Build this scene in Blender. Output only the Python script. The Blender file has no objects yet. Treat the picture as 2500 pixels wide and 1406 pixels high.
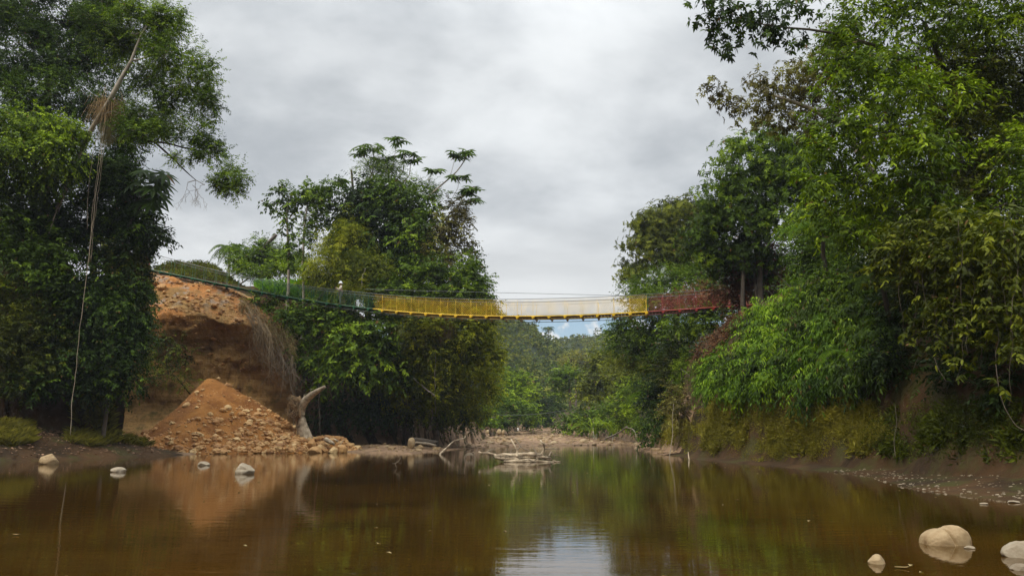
import bpy, math, random
import numpy as np
from mathutils import Vector

# ------------------------------------------------------------------ camera
F, PCX, PCY = 1962.0, 1250.0, 703.0          # focal length and centre in photo pixels
PITCH, CAMZ = math.radians(10.2), 1.3
sc = bpy.context.scene
col = sc.collection
cam_d = bpy.data.cameras.new('camera'); cam = bpy.data.objects.new('camera', cam_d); col.objects.link(cam)
cam_d.sensor_width = 36.0; cam_d.lens = 36.0 * F / 2500.0
cam_d.clip_start = 0.1; cam_d.clip_end = 6000
cam.location = (0, 0, CAMZ); cam.rotation_euler = (math.radians(90) + PITCH, 0, 0)
sc.camera = cam

# ------------------------------------------------------------------ sky, sun, exposure
SUN_EL, SUN_AZ = math.radians(44), math.radians(226)    # azimuth clockwise from +Y (behind the camera, to its left)
w = bpy.data.worlds.new('World'); sc.world = w; w.use_nodes = True
nt = w.node_tree; nt.nodes.clear()
def N(t, **k):
    n = nt.nodes.new(t)
    for a, b in k.items(): setattr(n, a, b)
    return n
def math_node(tree, op, a, b=None, c=None, clamp=False):
    n = tree.nodes.new('ShaderNodeMath'); n.operation = op; n.use_clamp = clamp
    for i, v in enumerate((a, b, c)):
        if v is None: continue
        if isinstance(v, (int, float)): n.inputs[i].default_value = v
        else: tree.links.new(v, n.inputs[i])
    return n.outputs[0]
def maprange(tree, v, a, b, c, d, smooth=True):
    n = tree.nodes.new('ShaderNodeMapRange'); n.interpolation_type = 'SMOOTHSTEP' if smooth else 'LINEAR'
    tree.links.new(v, n.inputs[0])
    for i, x in enumerate((a, b, c, d)): n.inputs[i + 1].default_value = x
    return n.outputs[0]
def mixcol(tree, fac, a, b, mode='MIX'):
    n = tree.nodes.new('ShaderNodeMix'); n.data_type = 'RGBA'; n.blend_type = mode
    for s, v in ((n.inputs[0], fac), (n.inputs[6], a), (n.inputs[7], b)):
        if isinstance(v, (int, float)): s.default_value = v
        elif isinstance(v, (tuple, list)): s.default_value = tuple(v) + ((1,) if len(v) == 3 else ())
        else: tree.links.new(v, s)
    return n.outputs[2]
def noise(tree, vec, scale, detail=5, rough=0.55, dist=0.0):
    n = tree.nodes.new('ShaderNodeTexNoise'); n.inputs['Scale'].default_value = scale
    n.inputs['Detail'].default_value = detail; n.inputs['Roughness'].default_value = rough
    n.inputs['Distortion'].default_value = dist
    if vec is not None: tree.links.new(vec, n.inputs['Vector'])
    return n.outputs[0]

sky = N('ShaderNodeTexSky', sky_type='NISHITA'); sky.sun_disc = False
sky.sun_elevation = SUN_EL; sky.sun_rotation = SUN_AZ
tc = N('ShaderNodeTexCoord'); sep = N('ShaderNodeSeparateXYZ'); nt.links.new(tc.outputs['Generated'], sep.inputs[0])
zc = math_node(nt, 'MAXIMUM', sep.outputs[2], 0.0)
den = math_node(nt, 'ADD', zc, 0.16)
cx = math_node(nt, 'DIVIDE', sep.outputs[0], den); cy = math_node(nt, 'DIVIDE', sep.outputs[1], den)
cb = N('ShaderNodeCombineXYZ'); nt.links.new(cx, cb.inputs[0]); nt.links.new(cy, cb.inputs[1])
n1 = noise(nt, cb.outputs[0], 0.85, 6, 0.52, 0.35)
n2 = noise(nt, cb.outputs[0], 2.6, 6, 0.6, 0.2)
nn = math_node(nt, 'ADD', math_node(nt, 'MULTIPLY', n1, 0.78), math_node(nt, 'MULTIPLY', n2, 0.22))
cf = maprange(nt, nn, 0.40, 0.62, 0, 1)
cloud = mixcol(nt, cf, (0.275, 0.293, 0.312), (0.590, 0.606, 0.613))
hz = maprange(nt, zc, 0.30, 0.14, 0, 0.8)
cloud = mixcol(nt, hz, cloud, (0.555, 0.555, 0.540))
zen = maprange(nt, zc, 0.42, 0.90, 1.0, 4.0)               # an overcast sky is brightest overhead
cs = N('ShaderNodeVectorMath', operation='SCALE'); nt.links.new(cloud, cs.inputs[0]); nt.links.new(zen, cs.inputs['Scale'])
# blue gap low over the valley, with small cumulus in it
gap = maprange(nt, zc, 0.156, 0.134, 0, 1)
cn = noise(nt, tc.outputs['Generated'], 22, 5, 0.55)
cum = maprange(nt, cn, 0.53, 0.60, 1, 0.0)
gapm = math_node(nt, 'MULTIPLY', gap, cum)
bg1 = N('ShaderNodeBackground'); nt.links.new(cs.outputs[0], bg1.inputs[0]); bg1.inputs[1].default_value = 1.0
hs = N('ShaderNodeHueSaturation'); hs.inputs['Saturation'].default_value = 1.25; nt.links.new(sky.outputs[0], hs.inputs['Color'])
bg2 = N('ShaderNodeBackground'); nt.links.new(hs.outputs[0], bg2.inputs[0]); bg2.inputs[1].default_value = 0.07
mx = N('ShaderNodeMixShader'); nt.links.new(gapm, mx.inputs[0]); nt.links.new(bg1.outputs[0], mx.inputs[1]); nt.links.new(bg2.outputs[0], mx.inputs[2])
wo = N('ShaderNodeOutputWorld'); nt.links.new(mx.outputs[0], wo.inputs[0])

sd = bpy.data.lights.new('sun', 'SUN'); so = bpy.data.objects.new('sun', sd); col.objects.link(so)
sd.energy = 1.5; sd.angle = math.radians(10); sd.color = (1.0, 0.93, 0.82)
sdir = Vector((math.sin(SUN_AZ) * math.cos(SUN_EL), math.cos(SUN_AZ) * math.cos(SUN_EL), math.sin(SUN_EL)))
so.rotation_euler = (-sdir).to_track_quat('-Z', 'Y').to_euler()
so.location = sdir * 80
vs = sc.view_settings; vs.view_transform = 'Standard'; vs.look = 'None'; vs.exposure = 0.66; vs.gamma = 1.0
cy_ = sc.cycles
cy_.max_bounces = 6; cy_.diffuse_bounces = 3; cy_.glossy_bounces = 2; cy_.transmission_bounces = 4; cy_.transparent_max_bounces = 6
cy_.caustics_reflective = False; cy_.caustics_refractive = False
cy_.sample_clamp_indirect = 6.0

# ------------------------------------------------------------------ helpers
cp, sp = math.cos(PITCH), math.sin(PITCH)
def at(px, py, Y):
    """the point at distance Y that the photo shows at pixel (px, py)"""
    u = (np.asarray(px, float) - PCX) / F; v = (PCY - np.asarray(py, float)) / F
    dy = cp - v * sp; dz = sp + v * cp
    t = np.asarray(Y, float) / dy
    return np.stack(np.broadcast_arrays(u * t, dy * t, CAMZ + dz * t), -1)
def ground_at(px, py, z=0.0):
    u = (px - PCX) / F; v = (PCY - py) / F
    dy = cp - v * sp; dz = sp + v * cp
    t = (z - CAMZ) / dz
    return np.array([u * t, dy * t, z])

def _h(ix, iy, iz):
    n = (ix * 374761393 + iy * 668265263 + iz * 1442695041) & 0xffffffff
    n = ((n ^ (n >> 13)) * 1274126177) & 0xffffffff
    n = (n ^ (n >> 16)) & 0xffffff
    return n / float(0xffffff)
def vn(x, y, z=0.0):
    x, y, z = np.broadcast_arrays(np.asarray(x, float), np.asarray(y, float), np.asarray(z, float))
    ix, iy, iz = [np.floor(a).astype(np.int64) for a in (x, y, z)]
    fx, fy, fz = x - ix, y - iy, z - iz
    fx, fy, fz = [a * a * (3 - 2 * a) for a in (fx, fy, fz)]
    r = 0
    for a in (0, 1):
        for b in (0, 1):
            for c in (0, 1):
                r = r + _h(ix + a, iy + b, iz + c) * (fx if a else 1 - fx) * (fy if b else 1 - fy) * (fz if c else 1 - fz)
    return r
def fbm(x, y, z=0.0, o=4):
    r, a, s = 0, 0.5, 1.0
    for k in range(o):
        r = r + a * (vn(x * s + 13.7 * k, y * s + 7.1 * k, z * s + 3.3 * k) - 0.5); a *= 0.5; s *= 2.03
    return r
def unit(a):
    return a / np.maximum(np.linalg.norm(a, axis=-1, keepdims=True), 1e-9)
def sstep(a, b, x):
    t = np.clip((x - a) / (b - a), 0, 1); return t * t * (3 - 2 * t)

class MB:
    """collects shapes into one mesh"""
    def __init__(s): s.v = []; s.f = []; s.t = []; s.n = 0
    def add(s, v, faces, tint=0.5):
        v = np.asarray(v, float).reshape(-1, 3); faces = np.asarray(faces, np.int64)
        s.v.append(v); s.f.append(faces + s.n)
        s.t.append(np.broadcast_to(np.asarray(tint, float), (len(faces),)).copy()); s.n += len(v)
    def tube(s, pts, rad, sides=6, tint=0.5, cap=True):
        P = np.asarray(pts, float); n = len(P); R = np.broadcast_to(np.asarray(rad, float), (n,))
        T = np.gradient(P, axis=0); T = unit(T)
        ref = np.array([0, 0, 1.0]) if abs(T[:, 2]).mean() < 0.8 else np.array([0, 1.0, 0])
        A = unit(np.cross(T, ref)); B = np.cross(A, T)
        a = np.arange(sides) * 2 * math.pi / sides
        V = P[:, None] + R[:, None, None] * (np.cos(a)[None, :, None] * A[:, None] + np.sin(a)[None, :, None] * B[:, None])
        i = np.arange(n - 1)[:, None] * sides; j = np.arange(sides)[None]; k = (j + 1) % sides
        q = np.stack([i + j, i + k, i + sides + k, i + sides + j], -1).reshape(-1, 4)
        s.add(V.reshape(-1, 3), q, tint)
        if cap and sides >= 4:
            for o in (0, (n - 1) * sides):
                c = [o + x for x in range(sides)]
                s.v.append(np.zeros((0, 3)))
                for m in range(1, sides - 1):
                    s.f.append(np.array([[c[0], c[m], c[m + 1]]]) + s.n - n * sides); s.t.append(np.array([float(np.mean(tint))]))
    def box(s, c, d, rot=0.0, tint=0.5, axes=None):
        c = np.asarray(c, float); d = np.asarray(d, float) / 2
        V = np.array([[x, y, z] for x in (-1, 1) for y in (-1, 1) for z in (-1, 1)], float) * d
        if axes is not None: V = V @ np.asarray(axes, float)
        elif rot:
            cr, sr = math.cos(rot), math.sin(rot); V = V @ np.array([[cr, sr, 0], [-sr, cr, 0], [0, 0, 1]])
        s.add(V + c, [[0, 1, 3, 2], [4, 6, 7, 5], [0, 4, 5, 1], [2, 3, 7, 6], [0, 2, 6, 4], [1, 5, 7, 3]], tint)
    def grid(s, P, tint=0.5):
        a, b = P.shape[:2]
        i = np.arange(a - 1)[:, None] * b + np.arange(b - 1)[None]
        s.add(P.reshape(-1, 3), np.stack([i, i + 1, i + b + 1, i + b], -1).reshape(-1, 4), tint)
    def build(s, name, mat, parent=None, smooth=False, origin=None):
        me = bpy.data.meshes.new(name)
        V = np.concatenate(s.v) if s.v else np.zeros((0, 3))
        o = np.zeros(3) if origin is None else np.asarray(origin, float)
        V = V - o
        tot = [np.full(len(f), f.shape[1]) for f in s.f]
        tot = np.concatenate(tot); idx = np.concatenate([f.ravel() for f in s.f]); tint = np.concatenate(s.t)
        me.vertices.add(len(V)); me.vertices.foreach_set('co', V.astype(np.float32).ravel())
        me.loops.add(len(idx)); me.loops.foreach_set('vertex_index', idx.astype(np.int32))
        me.polygons.add(len(tot))
        st = np.concatenate([[0], np.cumsum(tot)[:-1]])
        me.polygons.foreach_set('loop_start', st.astype(np.int32))
        me.polygons.foreach_set('use_smooth', np.full(len(tot), smooth))
        at_ = me.attributes.new('tint', 'FLOAT', 'FACE'); at_.data.foreach_set('value', tint.astype(np.float32))
        me.update(calc_edges=True); me.validate()
        me.materials.append(mat)
        ob = bpy.data.objects.new(name, me); col.objects.link(ob)
        if parent is not None: ob.parent = parent
        else: ob.location = Vector(o)
        return ob
def tag(o, label=None, cat=None, group=None, kind=None):
    for k, v in (('label', label), ('category', cat), ('group', group), ('kind', kind)):
        if v: o[k] = v
    return o
def empty(name, loc):
    o = bpy.data.objects.new(name, None); col.objects.link(o); o.location = Vector(loc); o.empty_display_size = 0.3
    return o

# ------------------------------------------------------------------ materials
def newmat(name):
    m = bpy.data.materials.new(name); m.use_nodes = True; t = m.node_tree; t.nodes.clear()
    o = t.nodes.new('ShaderNodeOutputMaterial'); b = t.nodes.new('ShaderNodeBsdfPrincipled')
    t.links.new(b.outputs[0], o.inputs[0]); return m, t, b, o
def tint_ramp(t, stops):
    a = t.nodes.new('ShaderNodeAttribute'); a.attribute_name = 'tint'
    r = t.nodes.new('ShaderNodeValToRGB'); e = r.color_ramp.elements
    while len(e) < len(stops): e.new(0.5)
    for i, (p, c) in enumerate(stops): e[i].position = p; e[i].color = tuple(c) + (1,)
    t.links.new(a.outputs['Fac'], r.inputs[0]); return r.outputs[0]
def leafmat(name, dark, mid, light, trans=0.3, rough=0.5):
    m, t, b, o = newmat(name)
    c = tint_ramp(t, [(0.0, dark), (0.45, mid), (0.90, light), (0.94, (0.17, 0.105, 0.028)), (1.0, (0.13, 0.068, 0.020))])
    t.links.new(c, b.inputs['Base Color']); b.inputs['Roughness'].default_value = rough
    b.inputs['Specular IOR Level'].default_value = 0.16
    tr = t.nodes.new('ShaderNodeBsdfTranslucent')
    tcx = mixcol(t, 1.0, c, (1.15, 1.2, 0.55), 'MULTIPLY'); t.links.new(tcx, tr.inputs[0])
    mxs = t.nodes.new('ShaderNodeMixShader'); mxs.inputs[0].default_value = trans
    t.links.new(b.outputs[0], mxs.inputs[1]); t.links.new(tr.outputs[0], mxs.inputs[2]); t.links.new(mxs.outputs[0], o.inputs[0])
    return m
def simple(name, colr, rough=0.6, var=0.25, scale=4.0, bump=0.0, metal=0.0, bscale=None, dark=None):
    m, t, b, o = newmat(name)
    tcn = t.nodes.new('ShaderNodeTexCoord')
    n = noise(t, tcn.outputs['Object'], scale, 6, 0.6)
    d = dark if dark else tuple(x * (1 - var) for x in colr); l = tuple(min(1, x * (1 + var)) for x in colr)
    t.links.new(mixcol(t, maprange(t, n, 0.3, 0.7, 0, 1), d, l), b.inputs['Base Color'])
    b.inputs['Roughness'].default_value = rough; b.inputs['Metallic'].default_value = metal
    if bump:
        bp = t.nodes.new('ShaderNodeBump'); bp.inputs['Strength'].default_value = 0.8; bp.inputs['Distance'].default_value = bump
        t.links.new(noise(t, tcn.outputs['Object'], bscale or scale * 4, 6, 0.65), bp.inputs['Height']); t.links.new(bp.outputs[0], b.inputs['Normal'])
    return m
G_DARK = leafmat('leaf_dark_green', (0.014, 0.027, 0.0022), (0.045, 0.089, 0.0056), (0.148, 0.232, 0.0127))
G_MID = leafmat('leaf_mid_green', (0.023, 0.043, 0.0022), (0.080, 0.140, 0.0056), (0.260, 0.364, 0.0148))
G_BRIGHT = leafmat('leaf_bright_green', (0.026, 0.045, 0.0018), (0.095, 0.157, 0.0045), (0.331, 0.445, 0.0127), 0.36)
G_OLIVE = leafmat('leaf_olive', (0.023, 0.029, 0.0017), (0.076, 0.096, 0.0048), (0.220, 0.242, 0.0137))
G_BROWN = leafmat('leaf_brownish', (0.041, 0.032, 0.0070), (0.127, 0.111, 0.0200), (0.298, 0.294, 0.0554))
G_RUST = leafmat('leaf_dry_rust', (0.060, 0.024, 0.010), (0.140, 0.060, 0.024), (0.240, 0.130, 0.055), 0.15, 0.7)
G_BAMBOO = leafmat('leaf_bamboo', (0.041, 0.057, 0.0018), (0.140, 0.175, 0.0051), (0.422, 0.428, 0.0169), 0.36)
G_FERN = leafmat('leaf_fern', (0.023, 0.052, 0.0018), (0.088, 0.170, 0.0058), (0.277, 0.420, 0.0135), 0.34)
G_GRASS = leafmat('grass_blade', (0.075, 0.066, 0.0080), (0.167, 0.151, 0.0160), (0.308, 0.269, 0.0320), 0.3, 0.6)
G_MOSS = leafmat('moss_herb', (0.045, 0.055, 0.008), (0.115, 0.135, 0.016), (0.24, 0.245, 0.030), 0.3, 0.6)
G_LUSH = leafmat('grass_lush', (0.038, 0.106, 0.0034), (0.142, 0.320, 0.0080), (0.422, 0.685, 0.0190), 0.35, 0.55)
G_STRAW = leafmat('grass_straw', (0.110, 0.075, 0.030), (0.220, 0.160, 0.065), (0.360, 0.290, 0.140), 0.15, 0.75)
G_FAR = leafmat('leaf_far_canopy', (0.037, 0.061, 0.0048), (0.086, 0.119, 0.0088), (0.197, 0.206, 0.0152), 0.2, 0.6)
BARK = simple('bark_grey_brown', (0.11, 0.085, 0.06), 0.9, 0.45, 3.0, 0.03)
BARK_PALE = simple('bark_pale', (0.30, 0.26, 0.20), 0.85, 0.45, 2.2, 0.02)
BARK_DARK = simple('bark_dark', (0.05, 0.038, 0.026), 0.9, 0.4, 3.0, 0.03)
TWIG = simple('dead_twig', (0.20, 0.16, 0.11), 0.9, 0.3, 3.0)
WOOD = simple('bleached_wood', (0.40, 0.32, 0.215), 0.85, 0.4, 3.5, 0.05, dark=(0.17, 0.12, 0.07))
STEEL = simple('galvanised_steel', (0.13, 0.135, 0.13), 0.45, 0.2, 5.0, 0, 0.6)
ROPE = simple('vine_root', (0.26, 0.21, 0.14), 0.9, 0.3, 3.0)

def earth_mat(name, base, dark, light, green=None, scale=0.5, bump=0.12, gscale=0.35, gthr=(0.5, 0.62), rough=0.95):
    m, t, b, o = newmat(name)
    tcn = t.nodes.new('ShaderNodeTexCoord'); v = tcn.outputs['Object']
    n1_ = noise(t, v, scale, 8, 0.62, 0.4); n2_ = noise(t, v, scale * 7, 6, 0.7)
    c = mixcol(t, maprange(t, n1_, 0.35, 0.62, 0, 1), dark, base)
    c = mixcol(t, maprange(t, n2_, 0.54, 0.76, 0, 0.75), c, light)
    if green:
        n3 = noise(t, v, gscale, 6, 0.65)
        c = mixcol(t, maprange(t, n3, gthr[0], gthr[1], 0, 0.9), c, green)
    t.links.new(c, b.inputs['Base Color']); b.inputs['Roughness'].default_value = rough
    b.inputs['Specular IOR Level'].default_value = 0.2
    bp = t.nodes.new('ShaderNodeBump'); bp.inputs['Strength'].default_value = 0.9; bp.inputs['Distance'].default_value = bump
    t.links.new(math_node(t, 'ADD', n2_, n1_), bp.inputs['Height']); t.links.new(bp.outputs[0], b.inputs['Normal'])
    return m
M_GROUND = earth_mat('ground_earth', (0.070, 0.035, 0.012), (0.028, 0.016, 0.006), (0.12, 0.075, 0.038), (0.050, 0.046, 0.010), 0.4, 0.15, 0.5, (0.48, 0.62))
M_BAR = earth_mat('gravel_bar_stony', (0.26, 0.165, 0.095), (0.13, 0.08, 0.045), (0.42, 0.32, 0.22), None, 0.6, 0.10)
M_HEAP = earth_mat('heap_earth', (0.30, 0.128, 0.030), (0.17, 0.064, 0.015), (0.42, 0.24, 0.085), None, 0.7, 0.10)
M_MUD = earth_mat('bank_moss_mud', (0.10, 0.058, 0.026), (0.045, 0.027, 0.013), (0.18, 0.12, 0.06), (0.060, 0.062, 0.014), 0.5, 0.10, 0.6, (0.45, 0.6))

def cliff_mat():
    m, t, b, o = newmat('cliff_earth')
    tcn = t.nodes.new('ShaderNodeTexCoord'); v = tcn.outputs['Object']
    sx = t.nodes.new('ShaderNodeSeparateXYZ'); t.links.new(v, sx.inputs[0])
    big = noise(t, v, 0.35, 6, 0.6, 0.5); fine = noise(t, v, 3.0, 7, 0.7)
    mp = t.nodes.new('ShaderNodeMapping'); mp.inputs['Scale'].default_value = (0.12, 0.12, 1.6); t.links.new(v, mp.inputs[0])
    st = noise(t, mp.outputs[0], 1.0, 5, 0.6)
    mp2 = t.nodes.new('ShaderNodeMapping'); mp2.inputs['Scale'].default_value = (2.2, 2.2, 0.16); t.links.new(v, mp2.inputs[0])
    streak = noise(t, mp2.outputs[0], 1.0, 5, 0.6)
    c = mixcol(t, maprange(t, st, 0.4, 0.62, 0, 1), (0.25, 0.140, 0.046), (0.36, 0.210, 0.075))
    c = mixcol(t, maprange(t, streak, 0.48, 0.68, 0, 0.55), c, (0.13, 0.078, 0.028))
    orange = math_node(t, 'MULTIPLY', maprange(t, big, 0.42, 0.58, 0, 0.9), maprange(t, sx.outputs[2], 8.6, 10.8, 0, 1))
    c = mixcol(t, orange, c, (0.44, 0.185, 0.055))
    gry = math_node(t, 'MULTIPLY', maprange(t, noise(t, v, 0.6, 4, 0.6), 0.55, 0.65, 0, 0.8), maprange(t, sx.outputs[2], 10.0, 12.0, 0, 1))
    c = mixcol(t, gry, c, (0.30, 0.25, 0.20))
    gr = math_node(t, 'MULTIPLY', maprange(t, noise(t, v, 0.5, 6, 0.7), 0.52, 0.64, 0, 0.8), maprange(t, sx.outputs[2], 6.5, 4.0, 0, 1))
    c = mixcol(t, gr, c, (0.10, 0.080, 0.022))
    c = mixcol(t, maprange(t, fine, 0.56, 0.74, 0, 0.6), c, (0.42, 0.28, 0.15))
    t.links.new(c, b.inputs['Base Color']); b.inputs['Roughness'].default_value = 0.95; b.inputs['Specular IOR Level'].default_value = 0.15
    bp = t.nodes.new('ShaderNodeBump'); bp.inputs['Strength'].default_value = 0.9; bp.inputs['Distance'].default_value = 0.12
    bp.inputs['Distance'].default_value = 0.28; t.links.new(math_node(t, 'ADD', fine, math_node(t, 'ADD', st, streak)), bp.inputs['Height']); t.links.new(bp.outputs[0], b.inputs['Normal'])
    return m
M_CLIFF = cliff_mat()

def stone_mat(name, dark, mid, light, rough=0.75):
    m, t, b, o = newmat(name)
    c = tint_ramp(t, [(0.0, dark), (0.5, mid), (1.0, light)])
    tcn = t.nodes.new('ShaderNodeTexCoord')
    n = noise(t, tcn.outputs['Object'], 9.0, 7, 0.65)
    n4 = noise(t, tcn.outputs['Object'], 2.2, 5, 0.6, 0.6)
    c = mixcol(t, maprange(t, n, 0.35, 0.7, 0, 1), mixcol(t, 1.0, c, (0.72, 0.66, 0.58), 'MULTIPLY'), c)
    c = mixcol(t, maprange(t, n4, 0.50, 0.68, 0, 0.6), c, mixcol(t, 1.0, c, (0.62, 0.50, 0.34), 'MULTIPLY'))
    t.links.new(c, b.inputs['Base Color']); b.inputs['Roughness'].default_value = rough
    ge = t.nodes.new('ShaderNodeNewGeometry'); sz = t.nodes.new('ShaderNodeSeparateXYZ'); t.links.new(ge.outputs['Position'], sz.inputs[0])
    wl = maprange(t, math_node(t, 'ADD', sz.outputs[2], math_node(t, 'MULTIPLY', n, -0.03)), 0.035, 0.0, 0, 0.62)     # wet silt band at the water line
    c = mixcol(t, wl, c, mixcol(t, 1.0, c, (0.34, 0.26, 0.17), 'MULTIPLY'))
    bp = t.nodes.new('ShaderNodeBump'); bp.inputs['Strength'].default_value = 0.6; bp.inputs['Distance'].default_value = 0.02
    t.links.new(n, bp.inputs['Height']); t.links.new(bp.outputs[0], b.inputs['Normal'])
    return m
M_STONE = stone_mat('stone_tan', (0.20, 0.13, 0.06), (0.31, 0.215, 0.105), (0.44, 0.345, 0.20))
M_STONE_O = stone_mat('stone_ochre', (0.28, 0.13, 0.035), (0.47, 0.25, 0.080), (0.62, 0.43, 0.20))
M_STONE_G = stone_mat('stone_grey', (0.14, 0.105, 0.065), (0.24, 0.195, 0.130), (0.37, 0.32, 0.235))

def water_mat():
    m, t, b, o = newmat('river_water')
    tcn = t.nodes.new('ShaderNodeTexCoord'); v = tcn.outputs['Object']
    n = noise(t, v, 0.30, 6, 0.6, 0.5)
    mp0 = t.nodes.new('ShaderNodeMapping'); mp0.inputs['Scale'].default_value = (0.5, 2.2, 1); t.links.new(v, mp0.inputs[0])
    nb = noise(t, mp0.outputs[0], 1.3, 6, 0.65, 0.6)
    c = mixcol(t, maprange(t, n, 0.3, 0.7, 0, 1), (0.025, 0.0115, 0.0011), (0.058, 0.0270, 0.0028))
    c = mixcol(t, maprange(t, nb, 0.55, 0.75, 0, 0.6), c, (0.022, 0.012, 0.004))
    dif = b; t.links.new(c, dif.inputs['Base Color']); dif.inputs['Roughness'].default_value = 0.010; dif.inputs['IOR'].default_value = 1.38
    dif.inputs['Specular IOR Level'].default_value = 0.5
    mp = t.nodes.new('ShaderNodeMapping'); mp.inputs['Scale'].default_value = (0.55, 1.9, 1); t.links.new(v, mp.inputs[0])
    w1 = noise(t, mp.outputs[0], 1.7, 4, 0.55, 0.6)
    w2 = noise(t, mp.outputs[0], 7.0, 3, 0.5, 0.3)
    patch = maprange(t, noise(t, v, 0.16, 3, 0.5), 0.42, 0.64, 0.10, 1.0)
    hgt = math_node(t, 'ADD', math_node(t, 'MULTIPLY', w1, 0.85), math_node(t, 'MULTIPLY', math_node(t, 'MULTIPLY', w2, 0.20), patch))
    bp = t.nodes.new('ShaderNodeBump'); bp.inputs['Strength'].default_value = 0.10; bp.inputs['Distance'].default_value = 0.03
    t.links.new(hgt, bp.inputs['Height']); t.links.new(bp.outputs[0], b.inputs['Normal'])
    return m
M_WATER = water_mat()

# ------------------------------------------------------------------ terrain
WL = [(-33, -30), (-31, 0), (-27, 20)] + [tuple(ground_at(*p)[:2]) for p in
      [(-200, 1140), (0, 1128), (150, 1122), (430, 1111), (500, 1106), (700, 1104), (850, 1103), (1000, 1108), (1080, 1100), (1200, 1090), (1400, 1087),
       (1540, 1085), (1565, 1096), (1600, 1106), (1700, 1122), (1900, 1139), (2120, 1162), (2200, 1190), (2300, 1205), (2500, 1228)]] + [(10.3, 9), (11.5, 0), (12.5, -30)]
KL = [(-44, -30), (-42, 0), (-36, 25), (-31, 42), (-27.6, 44), (-23.0, 46.6), (-26.8, 52), (-32, 66), (-18.5, 67), (-15.5, 65), (-9.5, 67), (-5.2, 74), (-4.0, 84), (-3.2, 110), (1.5, 140), (4, 165), (7.0, 190),
      (9.2, 190), (8.6, 165), (10.5, 128), (14.8, 106), (15.2, 92), (11.6, 70), (10.4, 55), (9.9, 41), (11.4, 33), (12.1, 26), (12.0, 21), (12.3, 16), (13, 9), (14.5, 0), (15.5, -30)]
# bank height and width for each foot point
KH = [10, 10, 10, 11, 11, 11, 12, 13.5, 14, 13, 10.5, 8.5, 7.5, 5, 4, 3, 3, 3, 3.5, 4, 5, 6, 8, 9, 8.5, 7.5, 6.5, 6, 6, 6, 6, 6]
KW = [5, 5, 5, 3.5, 2.6, 2.6, 3, 3, 2.5, 2.5, 3, 3, 3.5, 5, 6, 8, 8, 8, 7, 6, 5, 4, 4, 3.6, 3.4, 3.2, 3, 3, 3, 3.5, 4, 4]
def poly_dist(X, Y, poly):
    """signed distance (positive outside), nearest edge and place along it"""
    P = np.array(poly); n = len(P); best = np.full(X.shape, 1e9); bi = np.zeros(X.shape, int); bt = np.zeros(X.shape); ins = np.zeros(X.shape, bool)
    for i in range(n):
        a, b = P[i], P[(i + 1) % n]; e = b - a
        t = np.clip(((X - a[0]) * e[0] + (Y - a[1]) * e[1]) / (e @ e), 0, 1)
        d = np.hypot(X - a[0] - t * e[0], Y - a[1] - t * e[1]); k = d < best
        best = np.where(k, d, best); bi = np.where(k, i, bi); bt = np.where(k, t, bt)
        c = ((a[1] > Y) != (b[1] > Y)) & (X < (b[0] - a[0]) * (Y - a[1]) / (b[1] - a[1] + 1e-12) + a[0]); ins ^= c
    return np.where(ins, -best, best), bi, bt
def gz(X, Y):
    X = np.asarray(X, float); Y = np.asarray(Y, float); sh = np.broadcast(X, Y).shape
    X = np.broadcast_to(X, sh).astype(float); Y = np.broadcast_to(Y, sh).astype(float)
    wob = fbm(X * 0.35, Y * 0.35, 2.0, 3) * 1.6
    dW, _, _ = poly_dist(X, Y, WL); dK, ki, kt = poly_dist(X, Y, KL)
    H = np.array(KH + KH[:1], float); Wd = np.array(KW + KW[:1], float)
    h = H[ki] * (1 - kt) + H[ki + 1] * kt; wd = Wd[ki] * (1 - kt) + Wd[ki + 1] * kt
    left = (X < -3) & (Y < 62)
    slope = np.where(left, 0.34, np.where(Y > 62, 0.030, 0.12))
    slope = slope * (1 - sstep(46, 53, Y) * 0.78 * left)
    z = np.where(dW < 0, np.maximum(-1.2, dW * 0.35), np.maximum(dW, 0) * slope)
    dk = np.maximum(dK + wob * 0.5, 0)
    bank = h * (1 - np.exp(-(dk / wd) * 1.9)) + np.minimum(dk, 60) * 0.035
    z = z + np.where(dK + wob * 0.5 > 0, bank, 0) * sstep(-0.2, 0.6, dW)
    # grassy mound behind the cliff
    mx_, my_ = -32.5, 80.0
    z = z + 3.7 * np.exp(-(((X - mx_) / 4.6) ** 2 + ((Y - my_) / 5.0) ** 2)) * (1 + 0.5 * fbm(X * 0.4, Y * 0.4, 5, 3))
    z = z + fbm(X * 0.5, Y * 0.5, 0, 4) * np.clip(np.minimum(dW * 0.12, 0.5), 0, 0.5) + fbm(X * 1.7, Y * 1.7, 9, 3) * np.clip(dW * 0.1, 0, 0.22)
    return z
def axis(fine0, fine1, step, far0, far1):
    a = [fine0]; s = step
    while a[-1] > far0: s *= 1.25; a.append(a[-1] - s)
    b = [fine1]; s = step
    while b[-1] < far1: s *= 1.25; b.append(b[-1] + s)
    return np.array(a[::-1] + list(np.arange(fine0 + step, fine1, step)) + b)
gx = axis(-45, 32, 0.55, -1500, 1500); gy = axis(-12, 120, 0.55, -900, 3000)
GX, GY = np.meshgrid(gx, gy, indexing='ij')
mb = MB(); mb.grid(np.stack([GX, GY, gz(GX, GY)], -1)[:, ::-1])
tag(mb.build('ground', M_GROUND, smooth=True), kind='structure')

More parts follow.
